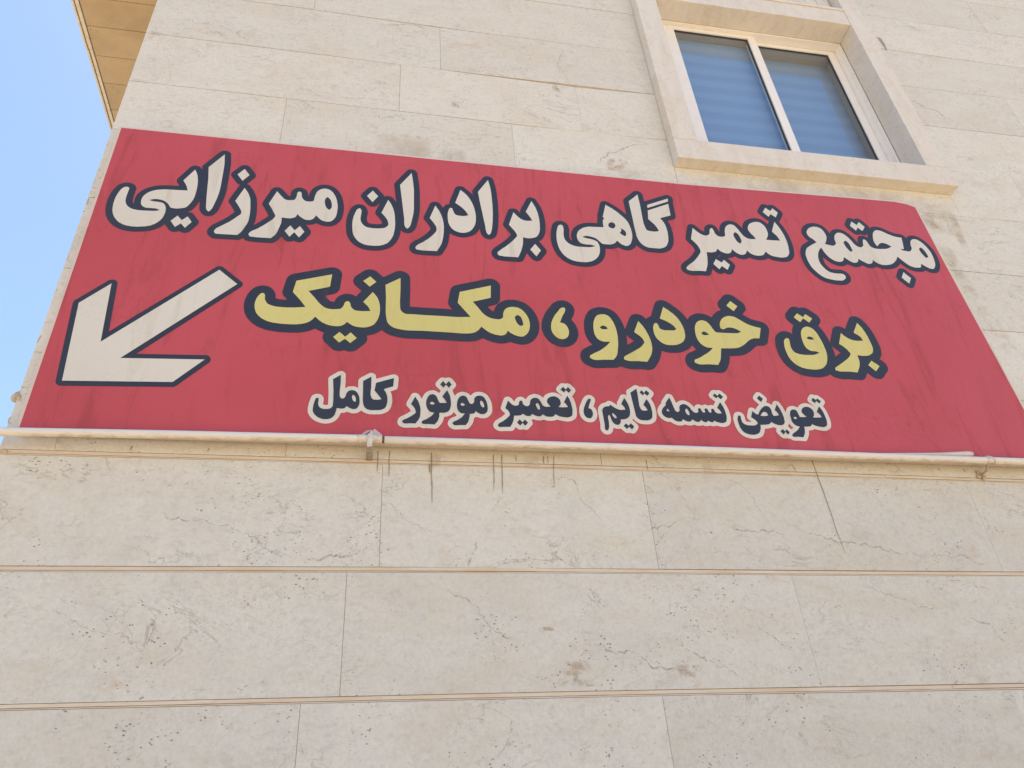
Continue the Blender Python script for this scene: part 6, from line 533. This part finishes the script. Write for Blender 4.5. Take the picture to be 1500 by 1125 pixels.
        '1182,30782 1086,30822 1038,30856 1002,30896 967,30976 968,31072 981,31120 1006,31174 1053,31232 1102,31272 1214,31330 1326,31406 1448,31504 1422,31568 1304,31728 1284,31776 1279,31824 1293,31888 1454,32245 1491,32288 1550,32321 1614,32329 1678,32314 1720,32288 1750,32256 1854,32080 1905,32208 1969,32320 2046,32401 2142,32456 2238,32480 2318,32477 2414,32440 2510,32364 2572,32464 2570,32480 2400,32672 2379,32720 2373,32784 2384,32832 2411,32880 2537,33040 2590,33080 2638,33096 2686,33098 2734,33086 2766,33070 2846,33107 2894,33110 2942,33101 3011,33056 3142,32880 3170,32800 3159,32720 3018,32512 3102,32272 3163,32352 3214,32399 3267,32432 3342,32463 3390,32473 3454,32475 3550,32448 3646,32387 3710,32313 3804,32416 3870,32462 3966,32498 4062,32508 4110,32505 4190,32486 4298,32432 4364,32368 4431,32256 4471,32160 4504,32048 4528,31856 4519,31664 4505,31600 4460,31504 4414,31443 4350,31383 4302,31352 4238,31327 4158,31315 4078,31318 3998,31336 3918,31369 3819,31328 3779,31152 3736,31040 3614,30865 3550,30820 3502,30808 3278,30798 3134,30781 3054,30785 3006,30797 2942,30829 2894,30866 2854,30912 2829,30960 2816,31024 2824,31088 2857,31168 2894,31221 2926,31252 2974,31286 3086,31341 3157,31392 3155,31408 3089,31488 3054,31548 2990,31450 2926,31394 2830,31346 2686,31307 2647,31152 2594,31024 2541,30944 2462,30848 2398,30798 2334,30782 2110,30794 1918,30786 1822,30813 1758,30848 1694,30811 1646,30797 1422,30795 1278,30776|4766,30782 4686,30801 4622,30843 4590,30874 4552,30928 4533,30976 4525,31024 4529,31072 4560,31152 4622,31238 4878,31422 5008,31552 5012,31568 5004,31584 4878,31718 4856,31776 4853,31824 4864,31872 4998,32240 5022,32278 5054,32308 5102,32333 5150,32342 5198,32338 5245,32320 5294,32280 5366,32176 5406,32132 5455,32240 5510,32304 5566,32344 5646,32367 5710,32362 5790,32325 5854,32263 5870,32266 5934,32367 5998,32432 6078,32484 6174,32518 6270,32525 6382,32500 6474,32448 6542,32372 6558,32365 6619,32464 6689,32528 6798,32592 6910,32627 7006,32633 7118,32612 7214,32567 7310,32484 7326,32482 7334,32496 7326,32505 7148,32688 7126,32736 7119,32800 7134,32861 7166,32909 7294,33054 7326,33077 7374,33095 7438,33098 7502,33075 7598,33103 7678,33088 7727,33056 7870,32889 7901,32816 7896,32736 7874,32688 7741,32496 7800,32336 7837,32160 7859,31920 7849,31728 7825,31600 7802,31536 7758,31467 7678,31399 7614,31365 7534,31336 7470,31323 7406,31320 7150,31352 7022,31394 6964,31360 6910,31340 6750,31318 6622,31325 6494,31366 6430,31336 6382,31323 6270,31316 6190,31334 6110,31364 6094,31362 6023,31328 6010,31312 6039,31264 6051,31216 6047,31152 6026,31104 5878,30928 5822,30890 5742,30875 5646,30898 5582,30877 5518,30881 5453,30912 5390,30981 5374,30973 5308,30864 5272,30832 5230,30811 5182,30802 4958,30795 4814,30779|8878,30816 8814,30850 8766,30902 8729,30976 8710,31072 8729,31248 8709,31712 8713,31904 8724,31968 8747,32032 8828,32144 8894,32201 8942,32230 9006,32255 9070,32269 9143,32336 9182,32353 9230,32360 9278,32354 9326,32333 9534,32174 9541,32176 9537,32256 9550,32310 9741,32640 9806,32688 9870,32702 9934,32693 9998,32654 10004,32672 9999,32816 10013,32864 10031,32896 10078,32941 10382,33160 10430,33175 10494,33174 10542,33156 10606,33110 10686,33116 10750,33092 10814,33116 10878,33121 10936,33104 10982,33072 11133,32912 11154,32864 11160,32816 11154,32768 11132,32720 10994,32544 11056,32416 11091,32304 11115,32144 11125,31952 11119,31824 11081,31632 11036,31536 10990,31479 10878,31395 10766,31348 10654,31333 10478,31334 10366,31352 10274,31392 10190,31456 10110,31560 10094,31551 10057,31504 10098,31472 10238,31312 10260,31264 10266,31200 10238,31120 10126,30960 10078,30917 10030,30897 9982,30891 9934,30899 9870,30927 9806,30907 9742,30912 9677,30944 9534,31095 9470,31079 9390,31077 9326,31087 9246,31122 9182,30951 9146,30896 9112,30864 9070,30835 9006,30812 8942,30805|-1650,30831 -1762,30847 -1906,30898 -2018,30962 -2107,31040 -2193,31152 -2239,31248 -2259,31328 -2265,31456 -2244,31696 -2186,31936 -2153,32000 -2130,32028 -2082,32064 -2034,32086 -1970,32095 -1906,32087 -1845,32064 -1801,32032 -1756,31968 -1736,31904 -1732,31792 -1740,31680 -1733,31648 -1698,31625 -1650,31621 -1586,31626 -1570,31633 -1562,31648 -1579,32160 -1632,32768 -1615,32848 -1570,32908 -1298,33123 -1250,33153 -1202,33165 -1154,33164 -1106,33149 -1062,33120 -1024,33072 -1005,33008 -992,32688 -994,32394 -914,32453 -866,32475 -786,32495 -722,32498 -658,32492 -523,32448 -518,32464 -527,32768 -500,32848 -450,32901 -162,33112 -114,33139 -66,33149 -18,33146 30,33129 66,33104 94,33072 118,33024 127,32912 130,32896 142,32892 750,33126 798,33132 846,33124 894,33101 928,33072 958,33024 972,32960 951,32544 927,32480 882,32432 699,32352 680,32336 727,32192 749,32080 759,31952 753,31824 721,31664 686,31568 648,31504 590,31441 478,31366 366,31322 286,31310 62,31296 -66,31299 -146,31319 -274,31376 -354,31441 -370,31436 -418,31388 -482,31346 -530,31325 -594,31309 -642,31306 -706,31314 -866,31368 -946,31329 -1090,31303 -1128,31168 -1170,31081 -1234,30992 -1314,30919 -1378,30882 -1474,30848 -1570,30833|17198,30832 16990,30846 16814,30837 16718,30857 16654,30898 16622,30927 16542,30928 16478,30955 16430,30931 16382,30923 16334,30928 16293,30944 16236,30992 16103,31184 16091,31232 16093,31280 16108,31328 16142,31376 16138,31392 16014,31445 15886,31391 15710,31358 15630,31351 15621,31344 15555,31168 15487,31056 15443,31008 15390,30966 15278,30910 15166,30876 15022,30858 14846,30875 14718,30911 14618,30960 14524,31040 14447,31152 14399,31264 14364,31424 14349,31696 14356,31776 14398,31918 14453,32016 14526,32075 14574,32094 14638,32103 14702,32099 14750,32085 14814,32041 14846,31999 14868,31952 14877,31872 14867,31776 14874,31680 14910,31658 14942,31651 15118,31650 15128,31664 15038,31729 14991,31792 14976,31856 14990,31936 15118,32240 15166,32304 15230,32338 15310,32343 15374,32318 15438,32258 15573,32416 15660,32496 15664,32512 15491,32720 15474,32768 15471,32816 15487,32880 15518,32925 15649,33072 15678,33095 15726,33118 15806,33122 15870,33098 15902,33072 16046,32914 16080,32848 16085,32784 16073,32736 16012,32640 16014,32624 16094,32605 16142,32583 16222,32517 16238,32523 16318,32659 16382,32711 16430,32726 16478,32728 16526,32716 16574,32687 16622,32624 16694,32448 16766,32174 16818,32304 16878,32391 16958,32455 17054,32498 17150,32514 17214,32508 17294,32483 17374,32438 17440,32528 17534,32603 17662,32661 17774,32677 17870,32671 17950,32650 18035,32608 18094,32561 18109,32576 17980,32720 17950,32772 17940,32848 17967,32928 18095,33088 18158,33131 18238,33144 18286,33133 18334,33110 18398,33124 18462,33114 18510,33088 18680,32928 18710,32880 18722,32832 18718,32768 18698,32720 18562,32560 18608,32464 18644,32352 18666,32224 18687,31984 18688,31856 18678,31776 18644,31632 18618,31568 18574,31504 18494,31436 18382,31378 18302,31356 18222,31352 18142,31361 17966,31392 17838,31431 17768,31392 17710,31371 17566,31350 17559,31344 17525,31216 17488,31120 17358,30906 17326,30872 17288,30848 17246,30834|8286,31328 8206,31345 8126,31385 8062,31440 8012,31504 7981,31568 7955,31664 7945,31760 7950,31856 7980,32000 8019,32112 8125,32336 8181,32432 8254,32518 8318,32569 8382,32595 8462,32596 8526,32576 8590,32531 8632,32480 8651,32432 8660,32368 8650,32304 8554,32064 8608,32000 8650,31904 8670,31792 8668,31696 8648,31600 8623,31536 8586,31472 8526,31401 8478,31364 8414,31337 8350,31326|11982,31343 11902,31353 11806,31385 11726,31429 11662,31483 11518,31498 11438,31524 11374,31558 11310,31607 11246,31678 11199,31760 11179,31824 11171,31904 11176,31984 11191,32048 11225,32128 11308,32256 11407,32352 11418,32432 11443,32480 11646,32752 11694,32798 11742,32820 11806,32826 11870,32808 11923,32768 11961,32704 12034,32416 12046,32396 12126,32470 12222,32517 12318,32539 12430,32531 12542,32488 12622,32430 12717,32320 12766,32232 12846,32330 12894,32362 12942,32377 13022,32377 13070,32362 13118,32333 13134,32334 13198,32370 13262,32384 13342,32372 13406,32337 13470,32367 13518,32379 13566,32380 13630,32367 13750,32544 13747,32560 13710,32589 13567,32736 13539,32800 13537,32864 13551,32912 13582,32959 13681,33072 13742,33114 13822,33128 13902,33103 13998,33131 14078,33119 14130,33088 14296,32912 14313,32880 14325,32832 14314,32752 14287,32704 14149,32544 14209,32368 14247,32192 14266,31952 14261,31808 14230,31664 14196,31568 14142,31489 14078,31435 13950,31372 13854,31353 13742,31360 13550,31403 13470,31376 13422,31369 13374,31372 13262,31396 13214,31372 13134,31358 13054,31367 12958,31399 12878,31368 12782,31360 12686,31374 12606,31410 12526,31374 12430,31359 12318,31369 12222,31403 12158,31366 12110,31352|16781,31376 16798,31378 16862,31420 16887,31440 16889,31456 16830,31520 16766,31633 16750,31633 16718,31569 16669,31504'),
}
# ------------------------------------------------------------------ sign
YS = -.040
sign = empty('signboard', (.8, 0, 3.0))
tag(sign, 'red banner sign with Persian lettering and a white arrow on the stone wall', 'sign')
top = [(-1.151, 4.578), (-.4, 4.574), (.5, 4.570), (1.49, 4.566), (2.25, 4.583), (2.55, 4.590), (2.692, 4.592), (2.76, 4.582), (2.804, 4.564)]
right = [(2.812, 4.2), (2.828, 3.75), (2.843, 3.289), (2.850, 3.0245)]
outl = top + right + [(-1.150, 3.0245)]
def contains(L, p):
    r = False; n = len(L)
    for i in range(n):
        (x1, z1), (x2, z2) = L[i], L[(i + 1) % n]
        if (z1 > p[1]) != (z2 > p[1]) and p[0] < (x2 - x1) * (p[1] - z1) / (z2 - z1) + x1: r = not r
    return r
def nest(loops):
    """sort loops into [outer, hole, hole ...] groups"""
    dep = [sum(1 for j, Q in enumerate(loops) if j != i and contains(Q, L[0])) for i, L in enumerate(loops)]
    out = []
    for i, L in enumerate(loops):
        if dep[i] % 2 == 0:
            out.append([L] + [Q for j, Q in enumerate(loops) if dep[j] == dep[i] + 1 and contains(L, Q[0])])
    return out
def sheet_loops(loops, y, name, mat, root, thick=0.0):
    vs = []; fs = []; L3 = []
    for grp in nest(loops):
        G = [[Vector((x, z, 0)) for x, z in L] for L in grp]; L3 += G
        flat = [p for L in G for p in L]; n0 = len(vs)
        vs += [(p.x, y, p.y) for p in flat]
        for a, b, c in tessellate_polygon(G):
            A = (flat[b] - flat[a]).cross(flat[c] - flat[a]).z
            if abs(A) < 1e-10: continue
            fs.append((a + n0, b + n0, c + n0) if A > 0 else (a + n0, c + n0, b + n0))
    me = bpy.data.meshes.new(name); 
    if thick:
        n = len(vs); vs += [(x, y + thick, z) for x, _, z in vs]; k0 = 0
        fs += [(a + n, c + n, b + n) for a, b, c in list(fs)]
        for L in L3:
            m_ = len(L)
            for j in range(m_):
                a = k0 + j; b = k0 + (j + 1) % m_; fs.append((a, b, b + n, a + n))
            k0 += m_
    me.from_pydata(vs, [], fs); me.materials.append(mat)
    if thick:
        bm = bmesh.new(); bm.from_mesh(me); bmesh.ops.recalc_face_normals(bm, faces=bm.faces); bm.to_mesh(me); bm.free()
    o = bpy.data.objects.new(name, me); COL.objects.link(o); o.parent = root
    bpy.context.view_layer.update(); o.matrix_parent_inverse = root.matrix_world.inverted()
    return o
def grow(P, d):
    out = []; n = len(P)
    for i in range(n):
        a, b, c = Vector(P[i - 1]), Vector(P[i]), Vector(P[(i + 1) % n])
        e1 = (b - a).normalized(); e2 = (c - b).normalized(); n1 = Vector((-e1.y, e1.x)); n2 = Vector((-e2.y, e2.x))
        m_ = (n1 + n2); m_ = m_ / max(.3, m_.dot(n1)); out.append(tuple(b + m_ * d))
    return out
o = sheet_loops([grow(outl, .010)], YS + .0012, 'banner_backing', M['edge'], sign, .030)
o['label'] = 'pale bare margin of the banner around the red print'
sheet_loops([outl], YS, 'red_panel', M['red'], sign)
def dec(s): return [[tuple(int(q) / 1e4 for q in t_.split(',')) for t_ in L.split(' ')] for L in s.split('|')]
for key, nm, on, fm, om, lb in (('w1', 'lettering', 'letter_outline', 'ivory', 'navy', 'ivory Persian letters with navy outline in the top line'),
                                ('w2', 'lettering', 'letter_outline', 'yellow', 'navy', 'yellow Persian letters with thick navy outline in the middle line'),
                                ('w3', 'lettering', 'letter_outline', 'navy', 'ivory', 'small navy Persian letters with ivory outline in the bottom line'),
                                ('arrow', 'arrow', 'arrow_outline', 'ivory', 'navy', 'ivory arrow pointing down to the left')):
    fl, ol = GLYPHS[key]; fl = dec(fl)
    for grp in nest(dec(ol)):                     # one part for each run of letters that shares an outline
        mine = [L for L in fl if contains(grp[0], L[0])]
        if not mine: continue
        a = sheet_loops(mine, YS - .0020, nm, M[fm], sign); a['label'] = lb
        b = sheet_loops(grp, YS - .0010, on, M[om], sign)
        b.parent = a; bpy.context.view_layer.update(); b.matrix_parent_inverse = a.matrix_world.inverted()
# frayed bits of the banner by the first clamp, and its rolled lower edge near the second
fb = MB(); fb.sheet = True
def tri(*p, mi=0):
    i = len(fb.v); fb.v += list(p); fb.f.append(tuple(range(i, i + len(p)))); fb.mi.append(mi); fb.uv.append([(0, 0)] * len(p))
y = YS - .003
tri((-.050, y, 3.022), (-.028, y - .012, 3.026), (.003, y - .014, 3.052), (-.008, y - .002, 3.060), (-.022, y, 3.052))
tri((.003, y - .014, 3.036), (.020, y - .012, 3.028), (.046, y - .008, 3.024), (.042, y - .002, 3.044), (.022, y, 3.062), (.014, y - .004, 3.066))
tri((-.012, y - .016, 3.022), (.018, y - .016, 3.020), (.012, y - .014, 3.044), (.004, y - .010, 3.058), (-.004, y - .012, 3.040), mi=1)
part(fb, 'frayed_flap', [M['pinkback'], M['edge']], sign)
rl = MB(); rl.tube([(1.85, YS - .003, 3.030), (2.10, YS - .006, 3.034), (2.30, YS - .010, 3.037), (2.440, YS - .014, 3.041), (2.462, YS - .013, 3.043)], [.001, .005, .008, .013, .010], 12)
part(rl, 'rolled_edge', M['edge'], sign, smooth=True)
for x, z, w, h in ((1.148, 3.098, .02, .018), (1.162, 3.082, .022, .012), (1.135, 3.075, .014, .008), (1.60, 3.072, .03, .012), (1.25, 3.36, .008, .02)):
    tp = MB(); tp.sheet = True; tp.quad((x, YS - .0006, z), (x + w, YS - .0006, z - .004), (x + w * .7, YS - .0006, z + h), (x + w * .1, YS - .0006, z + h * .8))
    part(tp, 'scuff_mark', M['scar'], sign)

# ------------------------------------------------------------------ conduit pipe under the sign
PY = -.066; R_ = .0148
pipe = empty('conduit_pipe', (.05, PY, 3.01))
tag(pipe, 'cream plastic conduit pipe clipped to the wall along the foot of the red sign', 'pipe')
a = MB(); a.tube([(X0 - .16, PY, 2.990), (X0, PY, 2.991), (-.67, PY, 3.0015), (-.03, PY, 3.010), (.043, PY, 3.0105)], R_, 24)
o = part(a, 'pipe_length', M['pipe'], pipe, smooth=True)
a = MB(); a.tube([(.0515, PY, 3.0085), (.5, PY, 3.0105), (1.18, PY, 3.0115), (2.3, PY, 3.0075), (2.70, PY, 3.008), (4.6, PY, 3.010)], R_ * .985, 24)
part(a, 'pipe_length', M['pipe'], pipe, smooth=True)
a = MB(); a.tube([(.036, PY, 3.0100), (.060, PY, 3.0085)], R_ * .80, 20); part(a, 'pipe_core', M['dark'], pipe, smooth=True)
# split collar and strap of the first clip
a = MB(); a.tube([(-.045, PY, 3.0098), (-.040, PY, 3.0099), (.036, PY, 3.0105), (.0405, PY, 3.0105)], [R_ * 1.02, R_ * 1.10, R_ * 1.10, R_ * 1.02], 24)
part(a, 'collar', M['clamp'], pipe, smooth=True)
a = MB(); r1 = R_ * 1.16; r2 = R_ * 1.32; n_ = 12
arc = [math.radians(60 + 150 * j / n_) for j in range(n_ + 1)]                # over the top, down the front
prof = [(-math.sin(t_ - math.pi / 2 + .0), math.cos(t_ - math.pi / 2)) for t_ in arc]
sx0, sx1 = -.0085, .0095
path = [(PY + .012, 3.0105 + r1 * .86)] + [(PY - r1 * math.sin(q_), 3.0105 + r1 * math.cos(q_)) for q_ in [math.radians(v_) for v_ in (0, 20, 40, 60, 80, 100)]] + [(PY - r1 * .96, 2.985), (PY - r1 * .90, 2.974)]
for (y0, z0), (y1, z1) in zip(path, path[1:]):
    d = Vector((y1 - y0, z1 - z0)).normalized(); nx_, nz_ = d.y * -1, d.x
    ny = -abs(nx_) if True else nx_
    off_ = Vector((y0 - PY, z0 - 3.0105)).normalized() * .0035; off2 = Vector((y1 - PY, z1 - 3.0105)).normalized() * .0035
    a.hexa([(sx0, y1 + off2.x, z1 + off2.y), (sx1, y1 + off2.x, z1 + off2.y), (sx1, y0 + off_.x, z0 + off_.y), (sx0, y0 + off_.x, z0 + off_.y),
            (sx0, y1, z1), (sx1, y1, z1), (sx1, y0, z0), (sx0, y0, z0)])
part(a, 'strap', M['clamp'], pipe)
a = MB(); a.box(-.0095, .0115, -.066, .004, 2.9600, 2.9735)
for z in (2.9600, 2.9640, 2.9680): a.box(-.0105, .0125, -.068, .004, z + .0006, z + .0026)
part(a, 'clip_foot', M['plug'], pipe, .0006)
# second clip: two thin rings, a nail and the broken plaster around it
for xc, tl in ((2.500, .006), (2.520, -.008)):
    a = MB(); r_ = R_ * 1.10; pts = []
    for j in range(25):
        t_ = 2 * math.pi * j / 24; pts.append((xc + tl * math.cos(t_) + .010 * math.sin(t_ * .5), PY + r_ * math.sin(t_), 3.0085 + r_ * math.cos(t_)))
    a.tube(pts, .0030, 8); part(a, 'ring_strap', M['clamp'], pipe, smooth=True)
a = MB(); a.tube([(2.512, -.052, 2.994), (2.510, -.040, 2.975), (2.503, -.006, 2.968)], [.005, .0045, .003], 8); part(a, 'nail', M['plug'], pipe, smooth=True)
pl = MB(); rr_ = random.Random(5)
for _ in range(14):
    lump((2.512 + rr_.uniform(-.018, .018), -.002 + rr_.uniform(-.004, .002), 2.975 + rr_.uniform(-.018, .012)), rr_.uniform(.004, .009), (1, .5, 1.1), pl=pl)
part(pl, 'plaster_dab', M['plaster'], pipe)
